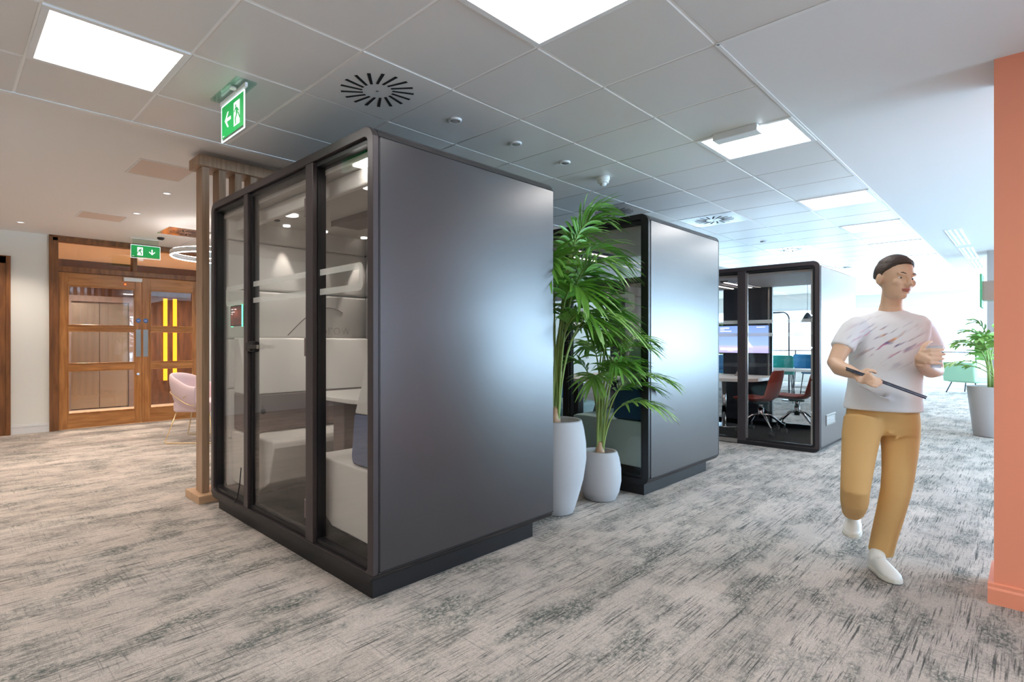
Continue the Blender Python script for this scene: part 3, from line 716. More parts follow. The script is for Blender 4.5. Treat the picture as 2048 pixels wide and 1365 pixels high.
def hatch(x0, x1, y0, y1, label):
    T = thing('access_hatch', label, 'ceiling hatch', ((x0+x1)/2,(y0+y1)/2,ZL))
    MB().ring([(x0,y0),(x1,y0),(x1,y1),(x0,y1)], [(x0+.02,y0+.02),(x1-.02,y0+.02),(x1-.02,y1-.02),(x0+.02,y1-.02)], 'z', ZL-.004, ZL).obj('frame', M['white'], T)
    MB().box(x0+.022, x1-.022, y0+.022, y1-.022, ZL-.003, ZL).obj('door_panel', bpy.data.materials.get('hatch_paint') or mat('hatch_paint', srgb(222,204,192), .6), T)
hatch(-5.75, -5.22, 1.27, 1.75, 'larger square access hatch in the plaster ceiling, nearer the slat post')
hatch(-8.22, -7.78, 1.26, 1.77, 'smaller access hatch in the plaster ceiling, nearer the oak doors')
for k, (x, y) in enumerate(((-6.27,1.78),(-7.50,1.785),(-9.1,.80))):
    T = thing('downlight', ['recessed downlight nearest the slat post','recessed downlight between the ceiling hatch and the oak doors','recessed downlight at the far left, near the wall'][k], 'downlight', (x,y,ZL))
    MB().lathe([(.045,0),(.045,-.004),(.034,-.004),(.034,.0)], (x,y,ZL), 24).obj('trim', M['white'], T)
    MB().cyl((x,y,ZL-.003), .033, .003, 20).obj('lens', emis('downlight_lens', (1,.93,.85,1), .9) if k == 0 else bpy.data.materials['downlight_lens'], T)
T = thing('motion_sensor', 'small dark ceiling sensor beside the copper swirl vent', 'sensor', (-9.0,2.47,ZL))
MB().lathe([(.05,0),(.05,-.02),(.03,-.035),(.0,-.035)], (-9.0,2.47,ZL), 20).obj('body', M['black'], T)
# linear slot diffuser in the plaster ceiling of the corridor
for k, (ya, yb) in enumerate(((9.4,11.0),(11.35,12.9),(13.2,14.7))):
    T = thing('slot_diffuser', ['nearest section of the long slotted ceiling vent by the orange wall','middle section of the long slotted ceiling vent','farthest section of the long slotted ceiling vent'][k], 'air vent', (-.68,ya,ZC), group='slotted vents over the corridor')
    MB().box(-.76,-.60,ya,yb,ZC-.004,ZC).obj('frame', M['white'], T)
    s = MB()
    for q in range(3): 
        yy = ya+.04
        while yy < yb-.1: s.box(-.745+q*.05,-.725+q*.05,yy,yy+.09,ZC-.0055,ZC-.004); yy += .12
    s.obj('slots', M['darkcol'], T)

# ------------------------------------------------------------------ exit signs
def exit_sign(T, cx, w, h, mapf, arrow):
    """draw on a plane: mapf(u, v, d) -> world, u right, v up, d toward the viewer"""
    def poly(name, polys, m, d0, d1, parent=T):
        mb = MB()
        for p in polys:
            n = len(p); vs = [mapf(u,v,d0) for u,v in p]+[mapf(u,v,d1) for u,v in p]
            b = len(mb.v); mb.v += vs; mb.f.append([b+i for i in range(n)]); mb.sm.append(False); mb.f.append([b+n+i for i in range(n)]); mb.sm.append(False)
            for i in range(n):
                j = (i+1)%n; mb.f.append([b+i,b+j,b+n+j,b+n+i]); mb.sm.append(False)
        return mb.obj(name, m, parent)
    W, H = w/2, h/2
    poly('acrylic_plate', [[(-W-.008,-H-.016),(W+.008,-H-.016),(W+.008,H+.006),(-W-.008,H+.006)]], M['acrylic'], -.004, .0)
    e = .003
    poly('glowing_edge', [[(-W-.010,-H-.018),(W+.010,-H-.018),(W+.010,-H-.014),(-W-.010,-H-.014)], [(W+.006,-H-.016),(W+.010,-H-.016),(W+.010,H+.006),(W+.006,H+.006)],
                          [(-W-.010,H+.003),(W+.010,H+.003),(W+.010,H+.008),(-W-.010,H+.008)], [(-W-.010,-H-.016),(-W-.007,-H-.016),(-W-.007,H+.006),(-W-.010,H+.006)]], M['edge'], -.005, .002)
    gp = poly('green_face', [[(-W,-H),(W,-H),(W,H),(-W,H)]], M['green'], .0005, .0015)
    mc = W*.42 if arrow == 'left' else -W*.40
    a = h*.36; b = a*.62
    poly('doorway_pictogram', [[(mc-b,-a),(mc+b,-a),(mc+b,a),(mc-b,a)]], M['pict'], .0018, .0026)
    s = -1 if arrow == 'left' else 1
    P_ = lambda pts: [(mc+s*x*a*1.15, y*a*1.15) for x, y in pts]
    man = [P_([(.05,.62),(.22,.66),(.26,.5),(.12,.42)]), P_([(-.12,.40),(.16,.44),(.10,-.05),(-.20,-.05)]), P_([(.10,.38),(.42,.12),(.48,.22),(.2,.44)]),
           P_([(-.12,.38),(-.42,.10),(-.34,.02),(-.06,.24)]), P_([(-.02,-.02),(.32,-.30),(.22,-.78),(.10,-.74),(.14,-.36),(-.16,-.10)]), P_([(-.20,-.02),(-.52,-.52),(-.62,-.46),(-.34,.02)])]
    poly('running_figure', man, M['green'], .0028, .0034)
    ac = -W*.42 if arrow == 'left' else W*.45
    q = h*.24
    if arrow == 'left': ar = [[(ac-q,0),(ac-q*.2,q),(ac+q*.25,q),(ac-q*.3,q*.28),(ac+q,q*.28),(ac+q,-q*.28),(ac-q*.3,-q*.28),(ac+q*.25,-q),(ac-q*.2,-q)]]
    else: ar = [[(ac,-q),(ac+q,-q*.2),(ac+q,q*.25),(ac+q*.28,-q*.3),(ac+q*.28,q),(ac-q*.28,q),(ac-q*.28,-q*.3),(ac-q,q*.25),(ac-q,-q*.2)]]
    ar2 = []
    A = ar[0]
    if arrow == 'left': ar2 = [[(ac-q,0),(ac-q*.1,q),(ac+q*.28,q),(ac-q*.45,0)], [(ac-q,0),(ac-q*.45,0),(ac+q*.28,-q),(ac-q*.1,-q)], [(ac-q*.6,q*.22),(ac+q,q*.22),(ac+q,-q*.22),(ac-q*.6,-q*.22)]]
    else: ar2 = [[(ac,-q),(ac+q,-q*.1),(ac+q,q*.28),(ac,-q*.45)], [(ac,-q),(ac,-q*.45),(ac-q,q*.28),(ac-q,-q*.1)], [(ac+q*.22,-q*.6),(ac+q*.22,q),(ac-q*.22,q),(ac-q*.22,-q*.6)]]
    poly('arrow', ar2, M['pict'], .0018, .0026)
    poly('maker_mark', [[(-W+.01,-H+.008),(-W+.035,-H+.008),(-W+.035,-H+.013),(-W+.01,-H+.013)]], M['pict'], .0018, .0024)
T = thing('exit_sign', 'hanging green exit sign with left arrow under the tiled ceiling', 'exit sign', (-3.10,1.22,2.6))
MB().box(-3.29, -2.91, 1.17, 1.285, ZC-.012, ZC-.001).obj('mounting_plate', M['acrylic'], T)
MB().box(-3.28, -2.92, 1.223, 1.237, ZC-.035, ZC-.012).obj('rail', M['white'], T)
MB().cyl((-3.03, 1.20, ZC-.022), .018, .010, 16).obj('test_button', M['white'], T)
exit_sign(T, 0, .305, .185, lambda u, v, d: (-3.10+u, 1.225-d, ZC-.145+v), 'left')
T = thing('exit_sign', 'green exit sign with down arrow in front of the oak double doors', 'exit sign', (-9.4,2.35,2.6))
sx = -9.30
MB().box(sx-.04, sx+.04, 2.12, 2.56, ZL-.012, ZL-.001).obj('mounting_plate', M['white'], T)
MB().box(sx-.006, sx+.006, 2.16, 2.52, ZL-.10, ZL-.012).obj('rail', M['acrylic'], T)
exit_sign(T, 0, .39, .175, lambda u, v, d: (sx+d, 2.34+u, ZL-.195+v), 'down')

# ------------------------------------------------------------------ left wall: oak doors, lobby beyond
X0 = XL
F1 = MB()
# frame: jambs, head, transom rail, transom post
F1.box(X0-.14, X0+.025, DY0, DY0+.10, 0, ZL-.0); F1.box(X0-.14, X0+.025, DY1-.10, DY1, 0, ZL-.0); F1.box(X0-.14, X0+.025, DY0, DY1, ZL-.08, ZL-.001)
F1.box(X0-.14, X0+.02, DY0+.1, DY1-.1, 2.37, 2.45)
F1.box(X0-.12, X0+.0, 2.29, 2.36, 2.45, ZL-.08)
F1.box(X0+.02, X0+.035, DY0-.01, DY0+.03, 0, ZL-.0); F1.box(X0+.02, X0+.035, DY0-.01, DY1, ZL-.03, ZL-.0)
D1 = S(F1.obj('door_1', M['woodframe'], bevel=.006))
MB().box(X0-.075, X0-.065, DY0+.10, 2.29, 2.45, ZL-.08).obj('transom_pane', M['glass'], D1); MB().box(X0-.075, X0-.065, 2.36, DY1-.10, 2.45, ZL-.08).obj('transom_pane', M['glass'], D1)
def leaf(ya, yb, ga, gb, name, plate_y):
    m = MB(); xa, xb = X0-.06, X0-.012
    m.box(xa, xb, ya, ga, .008, 2.365); m.box(xa, xb, gb, yb, .008, 2.365)
    lf = m.obj(name, M['wooddoor'], D1, bevel=.004)
    r = MB()
    rows = [(.23, .885), (.985, 1.49), (1.57, 2.17)]
    r.box(xa, xb, ga, gb, .008, .23); r.box(xa, xb, ga, gb, .885, .985); r.box(xa, xb, ga, gb, 1.49, 1.57); r.box(xa, xb, ga, gb, 2.17, 2.365)
    r.obj('rail', M['wooddoorh'], lf, bevel=.004)
    for z0, z1 in rows:
        MB().box(X0-.040, X0-.032, ga, gb, z0, z1).obj('pane', M['glass'], lf)
        MB().ring([(ga,z0),(gb,z0),(gb,z1),(ga,z1)], [(ga+.014,z0+.014),(gb-.014,z0+.014),(gb-.014,z1-.014),(ga+.014,z1-.014)], 'x', X0-.018, X0-.004).obj('bead', M['wooddoor'], lf, bevel=.003)
    MB().box(xb, xb+.003, plate_y-.035, plate_y+.035, 1.08, 1.52).obj('push_plate', M['steel'], lf)
    MB().cyl((xb, plate_y, 1.665), .035, .003, 24, axis='x').obj('fire_door_disc', mat('sign_blue', srgb(40,110,190), .5) if 'sign_blue' not in bpy.data.materials else bpy.data.materials['sign_blue'], lf)
    t = MB(); 
    for q in range(3): t.box(xb+.003, xb+.0036, plate_y-.020, plate_y+.020, 1.652+q*.011, 1.656+q*.011)
    t.obj('disc_text', M['white'], lf)
    return lf
l1 = leaf(DY0+.105, 2.425, 1.43, 2.33, 'door_leaf', 2.378)
l2 = leaf(2.433, DY1-.105, 2.55, 3.22, 'door_leaf', 2.485)
MB().cyl((X0-.012, 2.37, .80), .022, .02, 18, axis='x').obj('lock', M['chrome'], l1)
c = MB(); c.box(X0-.012, X0+.05, 2.16, 2.42, 2.285, 2.345); c.obj('door_closer', M['white'], l1, bevel=.005)
MB().cyl((X0-.011, 2.19, 2.24), .012, .01, 12, axis='x').obj('indicator', emis('red_led', (1,.1,.02,1), 2), l1)
# second door at the far left
m = MB(); m.box(X0-.10, X0+.03, .62, .75, 0, 2.53); m.box(X0-.10, X0+.03, -.35, -.22, 0, 2.53); m.box(X0-.10, X0+.03, -.35, .75, 2.42, 2.53); m.box(X0+.03, X0+.042, .70, .755, 0, 2.535)
D2 = S(m.obj('door_2', M['woodframe'], bevel=.006))
lf = MB().box(X0-.06, X0-.01, -.22, .615, .008, 2.415).obj('door_leaf', M['wooddoor'], D2, bevel=.004)
for z in (2.15, 1.33, .38): MB().box(X0-.012, X0+.032, .602, .628, z-.07, z+.07).obj('hinge', M['white'], lf)
# lobby behind the doors
LX = -12.6
lb = MB(); lb.box(LX-.1, XL, .2, 6.5, -.12, .0); S(lb.obj('floor_lobby', mat('lobby_stone', srgb(226,205,178), .25)))
lb = MB(); lb.box(LX-.1, XL-.15, .2, 6.5, ZL, ZL+.1); S(lb.obj('ceiling_lobby', mat('lobby_ceiling', srgb(235,205,175), .6)))
lb = MB(); lb.box(LX-.1, LX, .2, 6.5, 0, ZL); lb.box(LX, XL-.15, .1, .2, 0, ZL); lb.box(LX, XL-.15, 6.5, 6.6, 0, ZL)
S(lb.obj('wall_lobby', wood('lobby_walnut', srgb(62,36,24), srgb(100,62,40), (3,3,.4), .3)))
LT = thing('lift', 'brushed metal lift doors in the lobby behind the left oak door', 'lift', (LX,2.4,0))
MB().box(LX+.001, LX+.03, 1.87, 2.335, .02, 2.10).obj('door_panel', M['lift'], LT); MB().box(LX+.001, LX+.03, 2.345, 2.84, .02, 2.10).obj('door_panel', M['lift'], LT)
fr = MB(); fr.ring([(1.76,0.0),(2.95,0.0),(2.95,2.22),(1.76,2.22)], [(1.865,.002),(2.845,.002),(2.845,2.105),(1.865,2.105)], 'x', LX+.001, LX+.08); fr.obj('door_surround', M['padbrown'], LT)
for k, y in enumerate((3.54, 3.73)):
    tag(MB().box(LX+.001, LX+.045, y-.035, y+.035, .50, 2.24).obj('light_strip', M['strip_orange']), ['left of two glowing orange strips on the lobby wall','right of two glowing orange strips on the lobby wall'][k], 'light strip')
tag(MB().box(LX+.001, LX+.03, 4.9, 5.7, .9, 2.2).obj('wall_panel', M['lift']), 'metal panel on the lobby wall right of the orange strips', 'panel')

# ------------------------------------------------------------------ slat screen
T = thing('slat_screen', 'vertical oak slat screen standing left of the nearest booth', 'screen', (-4.76,2.4,0))
MB().box(-4.93, -4.60, 1.545, 3.20, .001, .065).obj('base_beam', M['slatbase'], T, bevel=.003)
MB().box(-4.885, -4.645, 1.56, 3.20, 2.775, 2.86).obj('top_beam', M['slat'], T, bevel=.003)
for k in range(11):
    y = 1.60+.1375*k
    MB().box(-4.83, -4.69, y, y+.06, .065, 2.775).obj('slat', M['slat'], T, bevel=.002)

# ------------------------------------------------------------------ ring pendants
def ring(cx, cy, z, R, label):
    T = thing('ring_pendant', label, 'pendant lamp', (cx,cy,z))
    MB().lathe([(R,.0),(R,.06),(R-.025,.06),(R-.025,.0),(R-.0,.0)], (cx,cy,z), 64).obj('ring_housing', M['white'], T)
    MB().lathe([(R-.001,-.001),(R-.0125,-.012),(R-.024,-.001)], (cx,cy,z), 64).obj('led_ring', M['ring_light'], T)
    MB().lathe([(R-.003,.061),(R-.0125,.066),(R-.022,.061)], (cx,cy,z), 64).obj('added_uplight', emis('added_uplight_glow', (1,.93,.87,1), 14) if 'added_uplight_glow' not in bpy.data.materials else bpy.data.materials['added_uplight_glow'], T)  # glowing ring added on top to brighten the ceiling
    for k in range(3):
        a = 2*PI*k/3+.4; MB().tube([(cx+R*math.cos(a),cy+R*math.sin(a),z+.06),(cx,cy,ZL-.02)], .002, 5).obj('suspension_wire', M['steel'], T)
    MB().cyl((cx,cy,ZL-.03), .05, .03, 20).obj('ceiling_rose', M['white'], T)
ring(-7.80, 2.85, 2.50, .58, 'large white glowing ring pendant half hidden by the slat post')
ring(-8.0, 5.2, 2.45, .45, 'smaller glowing ring pendant behind the slat screen')

# ------------------------------------------------------------------ pink armchair
T = thing('armchair', 'pale pink armchair on a gold wire base, half hidden by the slat post', 'armchair', (-7.70,2.60,0), rz=math.radians(140), local=True)
m = MB()
# local: x right, y back; seat faces -y
def shellpts(z, w, d, b): return None
sh = []
NS = 20
lev = [(.42,.27,.24),(.48,.31,.28),(.62,.36,.33),(.78,.385,.36),(.90,.39,.37)]
inner = [(.90,.355,.335),(.78,.345,.325),(.62,.32,.29),(.52,.30,.26)]
def arc(z, w, d, k):
    a = PI*(-.08+1.16*k/NS); drop = 0
    x = -w*math.cos(a); y = d*math.sin(a)
    if z > .6: drop = -.16*max(0, 1-math.sin(max(0,min(PI,a))))**1.5
    return (x, y, z+drop)
rows = lev+inner
for (z,w,d) in rows:
    for k in range(NS+1): m.v.append(arc(z,w,d,k))
for a in range(len(rows)-1):
    for k in range(NS):
        i = a*(NS+1)+k; m.f.append([i,i+1,i+NS+2,i+NS+1]); m.sm.append(True)
m.obj('shell', M['pink'], T, solid=.02, sub=1)
MB().prism(rrect(-.29,.29,-.27,.25,.08,5), 'z', .40, .54).obj('seat_cushion', M['pink'], T, bevel=.03, seg=3)
for s in (-1,1):
    MB().tube([(s*.25,-.22,.40),(s*.36,-.30,.02),(s*.36,-.28,.012),(s*.36,.28,.012),(s*.36,.30,.02),(s*.25,.20,.40)], .008, 8).obj('wire_leg', M['gold'], T)
    MB().tube([(s*.395,.06,.60),(s*.375,-.02,.66),(s*.32,-.05,.46),(s*.27,-.10,.40)], .006, 6).obj('piping', M['gold'], T)
MB().tube([arc(.66,.382,.355,k) for k in range(NS+1)], .006, 6).obj('piping', M['gold'], T)

# ------------------------------------------------------------------ plants
def bez(p0, p1, p2, t): return p0*(1-t)**2 + p1*2*t*(1-t) + p2*t*t
def frond(T, base, az, reach, height, droop, nl=15, L=.34, wd=.017, stem_frac=.55, m='leaf', seed=0, tip=None):
    rnd = random.Random(seed)
    b = Vector(base); d = Vector((math.cos(az), math.sin(az), 0))
    p1 = b + Vector((0,0,height*1.0)) + d*reach*.10
    p2 = b + d*reach + Vector((0,0,height-droop))
    mid = bez(b, p1, p2, .5)
    pts = [bez(b, p1, p2, k/20) for k in range(21)]
    fr = MB().tube(pts, [.0095-.007*k/20 for k in range(21)], 6).obj('frond_stem', M['stem'], T)
    mb = MB(); side0 = d.cross(Vector((0,0,1)))
    for k in range(nl):
        f = k/(nl-1); t = stem_frac+(1-stem_frac)*f
        p = bez(b, p1, p2, t); tg = (bez(b, p1, p2, min(1,t+.02))-bez(b, p1, p2, t-.02)).normalized()
        side = tg.cross(Vector((0,0,1)))
        if side.length < .1: side = side0.copy()
        side.normalize(); up = side.cross(tg).normalized()
        l = L*(.55+.75*math.sin(PI*(.12+.80*f)))*(1 if f < .95 else .8)*rnd.uniform(.88,1.1)
        for s in (-1, 1):
            ang = math.radians(62-44*f+rnd.uniform(-7,7))
            dr = (tg*math.cos(ang) + side*s*math.sin(ang) + up*rnd.uniform(.05,.30)).normalized()
            wv = (dr.cross(up)).normalized()
            n = 6; lp = []
            sag = rnd.uniform(.25,.55)
            for q in range(n+1):
                u = q/n; c = p + dr*l*u - Vector((0,0,1))*l*sag*u*u
                ww = wd*max(.06, math.sin(PI*(.10+.86*u))**.8)*(1.05)
                fold = up*ww*.35
                lp.append((c-wv*ww+fold, c, c+wv*ww+fold))
            bi = len(mb.v)
            for tri in lp: mb.v += [tuple(x) for x in tri]
            for q in range(n):
                i = bi+q*3
                mb.f += [[i,i+1,i+4,i+3],[i+1,i+2,i+5,i+4]]; mb.sm += [True,True]
    mb.obj('leaflets', M[m], fr, recalc=False)
    return fr

# tall pot + palm
c1 = (-2.53, 3.51)
T = thing('potted_palm', 'tall kentia palm in the large concrete pot between the two booths', 'plant', (c1[0],c1[1],0))
MB().lathe([(.0,.003),(.125,.003),(.14,.012),(.175,.12),(.215,.27),(.237,.42),(.235,.55),(.218,.66),(.205,.712),(.200,.720),(.182,.720),(.178,.712),(.172,.66),(.0,.655)], (c1[0],c1[1],0), 64).obj('pot', M['concrete'], T)
MB().cyl((c1[0],c1[1],.652), .173, .012, 32).obj('soil', M['soil'], T)
def deg(a): return a*PI/180
# azimuth: +y is away along the pods, +x toward the corridor; the camera's right is about 47 deg
specs1 = [(5,.42,1.45,.25),(40,.45,1.62,.28),(65,.42,1.40,.36),(95,.42,1.70,.18),(-25,.42,1.35,.36),(-60,.36,1.50,.3),(25,.50,1.15,.38),(130,.40,1.55,.3),(55,.52,1.25,.36),(170,.4,1.5,.3),(10,.36,1.70,.14),(75,.50,1.05,.35),(48,.40,1.0,.25),(-10,.40,1.10,.30),(-90,.3,1.2,.35),(35,.30,1.72,.06),(20,.3,1.3,.15),(60,.3,1.15,.15)]
for k, (az, re, hh, dr) in enumerate(specs1):
    frond(T, (c1[0]+.03*math.cos(k*2.1), c1[1]+.03*math.sin(k*2.1), .665), deg(az), re, hh, dr, nl=18, L=.28, wd=.014, stem_frac=.56, seed=k, m='leaf' if k % 3 else 'leaf2')
MB().lathe([(.05,.66),(.042,.72),(.03,.80),(.0,.82)], (c1[0],c1[1],0), 12).obj('trunk', M['slatbase'], T)
c2_ = (-2.47, 4.06)
T = thing('potted_palm', 'shorter palm in the low round concrete pot in front of the middle booth', 'plant', (c2_[0],c2_[1],0))
MB().lathe([(.0,.003),(.10,.003),(.125,.015),(.155,.08),(.172,.17),(.170,.27),(.155,.36),(.140,.405),(.135,.412),(.120,.412),(.116,.405),(.114,.37),(.0,.365)], (c2_[0],c2_[1],0), 56).obj('pot', M['concrete'], T)
MB().cyl((c2_[0],c2_[1],.362), .115, .012, 32).obj('soil', M['soil'], T)
specs2 = [(10,.36,1.05,.15),(45,.40,1.12,.16),(75,.36,1.00,.25),(30,.50,.85,.22),(-30,.32,.95,.22),(100,.26,1.15,.15),(150,.28,1.1,.2),(-70,.26,.85,.22),(55,.48,.72,.16),(20,.44,.60,.18),(200,.30,.95,.2),(38,.20,1.2,.05),(5,.25,.85,.1),(60,.22,.8,.1)]
for k, (az, re, hh, dr) in enumerate(specs2):
    frond(T, (c2_[0]+.025*math.cos(k*2.1), c2_[1]+.025*math.sin(k*2.1), .372), deg(az), re, hh, dr, nl=15, L=.21, wd=.011, stem_frac=.56, seed=100+k, m='leaf2' if k % 2 else 'leaf')
MB().lathe([(.045,.37),(.036,.42),(.024,.48),(.0,.49)], (c2_[0],c2_[1],0), 12).obj('trunk', M['slatbase'], T)
# far planter by the orange wall
c3_ = (-.36, 10.75)
T = thing('potted_plant', 'broad-leaved plant in a tall tapered grey planter beside the orange wall', 'plant', (c3_[0],c3_[1],0))
MB().lathe([(.0,.003),(.20,.003),(.205,.02),(.275,.70),(.255,.70),(.25,.66),(.0,.655)], (c3_[0],c3_[1],0), 48).obj('planter', M['potgrey'], T)
MB().cyl((c3_[0],c3_[1],.65), .25, .012, 32).obj('soil', M['soil'], T)
for k, (az, re, hh, dr) in enumerate([(180,.62,.42,.12),(140,.55,.75,.15),(215,.40,.75,.10),(100,.3,.85,.1),(250,.3,.8,.1),(165,.30,.85,.05),(195,.75,.62,.38),(30,.4,.9,.1),(190,.18,.95,.02),(330,.3,1.0,.0),(120,.25,.55,.05)]):
    frond(T, (c3_[0]+.05*math.cos(k), c3_[1]+.05*math.sin(k), .66), deg(az), re, hh, dr, nl=7, L=.19, wd=.026, stem_frac=.5, seed=200+k, m='leaf2')

# bracket with green-edged sign seen edge on
T = thing('wall_sign', 'green-edged sign seen edge-on, on a grey bracket beside the orange wall', 'sign', (-.36,9.0,1.9))
MB().box(-.40, -.385, 8.72, 9.15, 1.72, 2.10).obj('sign_plate', mat('sign_green', srgb(60,150,100), .5), T)
MB().box(-.385, -.18, 8.80, 9.05, 1.80, 2.02).obj('bracket', M['steel'], T)

# ------------------------------------------------------------------ furniture beyond the far pod
def bar_chair(loc, rz, m, label, seat=.72):
    T = thing('bar_chair', label, 'chair', loc, rz, local=True)
    MB().prism(rrect(-.22,.22,-.20,.22,.06,5), 'z', seat-.04, seat+.03).obj('seat', m, T, bevel=.015)
    b = MB(); n = 8
    for z in (seat+.02, seat+.18, seat+.36):
        for k in range(n+1):
            s = -1+2*k/n; b.v.append((s*.24, .22+.04*(1-s*s)-.06*abs(s)**3+(z-seat)*.12, z))
    for a in range(2):
        for k in range(n): i = a*(n+1)+k; b.f.append([i,i+1,i+n+2,i+n+1]); b.sm.append(True)
    b.obj('backrest', m, T, solid=.03, sub=1)
    for sx in (-1,1):
        for sy in (-1,1):
            MB().tube([(sx*.18, sy*.16, seat-.04),(sx*.23, sy*.22, .005)], .010, 6).obj('leg', M['black'], T)
    MB().tube([(-.22,-.20,.28),(.22,-.20,.28),(.22,.20,.28),(-.22,.20,.28)], .007, 6, closed=True).obj('footrest', M['black'], T)
    return T
def at(px, d): 
    u = (px-CXP)/FP; p = (FW+RT*u)*d; return (p.x, p.y)
p = at(1563, 11.5); bar_chair((p[0],p[1],0), deg(20), M['teal'], 'teal high-backed bar chair seen through the far pod glass', .68)
p = at(1608, 12.5); bar_chair((p[0],p[1],0), deg(10), M['blue'], 'deep blue bar chair seen through the far pod, right of the teal one', .68)
p = at(1634, 11.2); bar_chair((p[0],p[1],0), deg(-20), M['lblue'], 'light blue bar chair nearest the right edge of the far pod glass', .70)
p = at(1440, 12.0); bar_chair((p[0],p[1],0), deg(30), M['blue'], 'blue bar chair left of the television, seen through the far pod door', .68)
p = at(1575, 11.0)
T = thing('high_table', 'long white high table behind the far pod', 'table', (p[0],p[1],0), 0, local=True)
MB().prism(rrect(-.9,.9,-.35,.35,.05,4), 'z', .74, .78).obj('tabletop', M['tabletop'], T, bevel=.004)
for sx in (-.8,.8):
    for sy in (-.28,.28): MB().tube([(sx,sy,.74),(sx,sy,.004)], .02, 8).obj('leg', M['darkcol'], T)
def arm_lamp(px, d, lab, h=1.93, reach=.55):
    p = at(px, d); T = thing('floor_lamp', lab, 'lamp', (p[0],p[1],0), math.atan2(-RT.y,-RT.x), local=True)
    MB().cyl((0,0,.002), .14, .02, 28).obj('base', M['darkcol'], T)
    pts = [(0,0,.02),(0,0,h-.15)]+[(.15-.15*math.cos(a), 0, h-.15+.15*math.sin(a)) for a in [PI/2*k/8 for k in range(1,9)]]+[(reach,0,h-.02)]
    MB().tube(pts, .016, 8).obj('pole', M['darkcol'], T)
    MB().prism([(.16,h-.015),(reach+.02,h-.045),(reach+.02,h-.065),(.18,h-.03)], 'y', -.06, .06).obj('lamp_head', M['steel'], T)
arm_lamp(1578, 12.2, 'tall curved dark floor lamp behind the far pod', 1.98, .62)
p = at(1615, 12.0)
T = thing('shaded_lamp', 'small hanging lamp shade just inside the right edge of the far pod glass', 'lamp', (p[0],p[1],1.8), 0, local=True)
MB().lathe([(.02,.16),(.05,.12),(.13,-.04),(.125,-.04),(.04,.11)], (0,0,0), 24).obj('shade', M['darkcol'], T)
MB().tube([(0,0,.14),(0,0,ZC-1.8)], .004, 5).obj('cord', M['black'], T)
# green lounge chair far away
p = at(1941, 14.0)
T = thing('lounge_chair', 'pale green lounge chair far down the corridor behind the grey planter', 'armchair', (p[0],p[1],0), deg(150), local=True)
MB().prism(rrect(-.36,.36,-.34,.30,.08,5), 'z', .28, .44).obj('seat', M['lgreen'], T, bevel=.03)
MB().prism([(.22,.30),(.40,.30),(.46,.80),(.36,.80)], 'x', -.36, .36).obj('backrest', M['lgreen'], T, bevel=.03)
for sx in (-1,1):
    for sy in (-1,1): MB().tube([(sx*.26,sy*.24,.29),(sx*.34,sy*.32,.004)], .014, 6).obj('leg', M['darkcol'], T)
# window blinds, lowered, on the far wall
n = 0
for (a0, a1, zz, lab) in ((-9.75,-7.02,1.04,'white roller blind on the leftmost far window'),(-6.78,-4.02,1.04,'white roller blind seen left of the television'),(-3.78,-1.02,1.04,'white roller blind seen through the right part of the far pod')):
    T = thing('roller_blind', lab, 'blind', ((a0+a1)/2, YF-.05, 2.4), group='roller blinds on the far windows')
    MB().box(a0, a1, YF-.055, YF-.05, zz, 2.36).obj('cloth', M['blind'], T)
    MB().box(a0, a1, YF-.09, YF-.02, 2.36, 2.44).obj('cassette', M['white'], T)
    MB().box(a0, a1, YF-.065, YF-.04, zz-.03, zz).obj('bottom_bar', M['darkcol'], T)
# tall leafy plant behind pod 3
p = at(1444, 13.0)
T = thing('potted_plant', 'leafy indoor plant rising left of the television, behind the far pod', 'plant', (p[0],p[1],0))
MB().lathe([(.0,.003),(.18,.003),(.22,.45),(.20,.45),(.19,.42),(.0,.42)], (p[0],p[1],0), 32).obj('planter', M['white'], T)
for k in range(9): frond(T, (p[0],p[1],.42), deg(40*k), .3, 1.0+.15*(k%4), .15, nl=8, L=.16, wd=.03, stem_frac=.4, seed=300+k, m='leaf')
# ------------------------------------------------------------------ walking person
def P(px, py, d):
    u = (px-CXP)/FP; p = (FW+RT*u)*d
    return Vector((p.x, p.y, HC-(py-CYP)/FP*d))
VD = (FW+RT*.797).normalized()            # horizontal direction in which the person is seen
TR = Vector((-VD.y, VD.x, 0)) * -1        # the person's side axis, pointing to picture right
def loft(mb, rings, n=28, cap=True):
    """rings: (centre, side vector, depth vector) ellipses"""
    b = len(mb.v); m = len(rings)
    for c, a, d in rings:
        for k in range(n):
            t = 2*PI*k/n; ct, st = math.cos(t), math.sin(t)
            q = .9
            mb.v.append(tuple(c + a*(abs(ct)**q*(1 if ct > 0 else -1)) + d*(abs(st)**q*(1 if st > 0 else -1))))
    for i in range(m-1):
        for k in range(n):
            j = (k+1) % n; mb.f.append([b+i*n+k, b+i*n+j, b+(i+1)*n+j, b+(i+1)*n+k]); mb.sm.append(True)
    if cap:
        mb.f.append([b+k for k in range(n)][::-1]); mb.sm.append(False); mb.f.append([b+(m-1)*n+k for k in range(n)]); mb.sm.append(False)
def limb(mb, pts, n=20):
    """pts: (vector, radius, flatten)"""
    m = len(pts); prev = None; rings = []
    for k in range(m):
        p = pts[k][0]; t = (pts[min(k+1,m-1)][0]-pts[max(k-1,0)][0]).normalized()
        a = TR - t*TR.dot(t); a.normalize(); d = t.cross(a)
        rings.append((p, a*pts[k][1], d*pts[k][1]*(pts[k][2] if len(pts[k]) > 2 else 1)))
    loft(mb, rings, n)
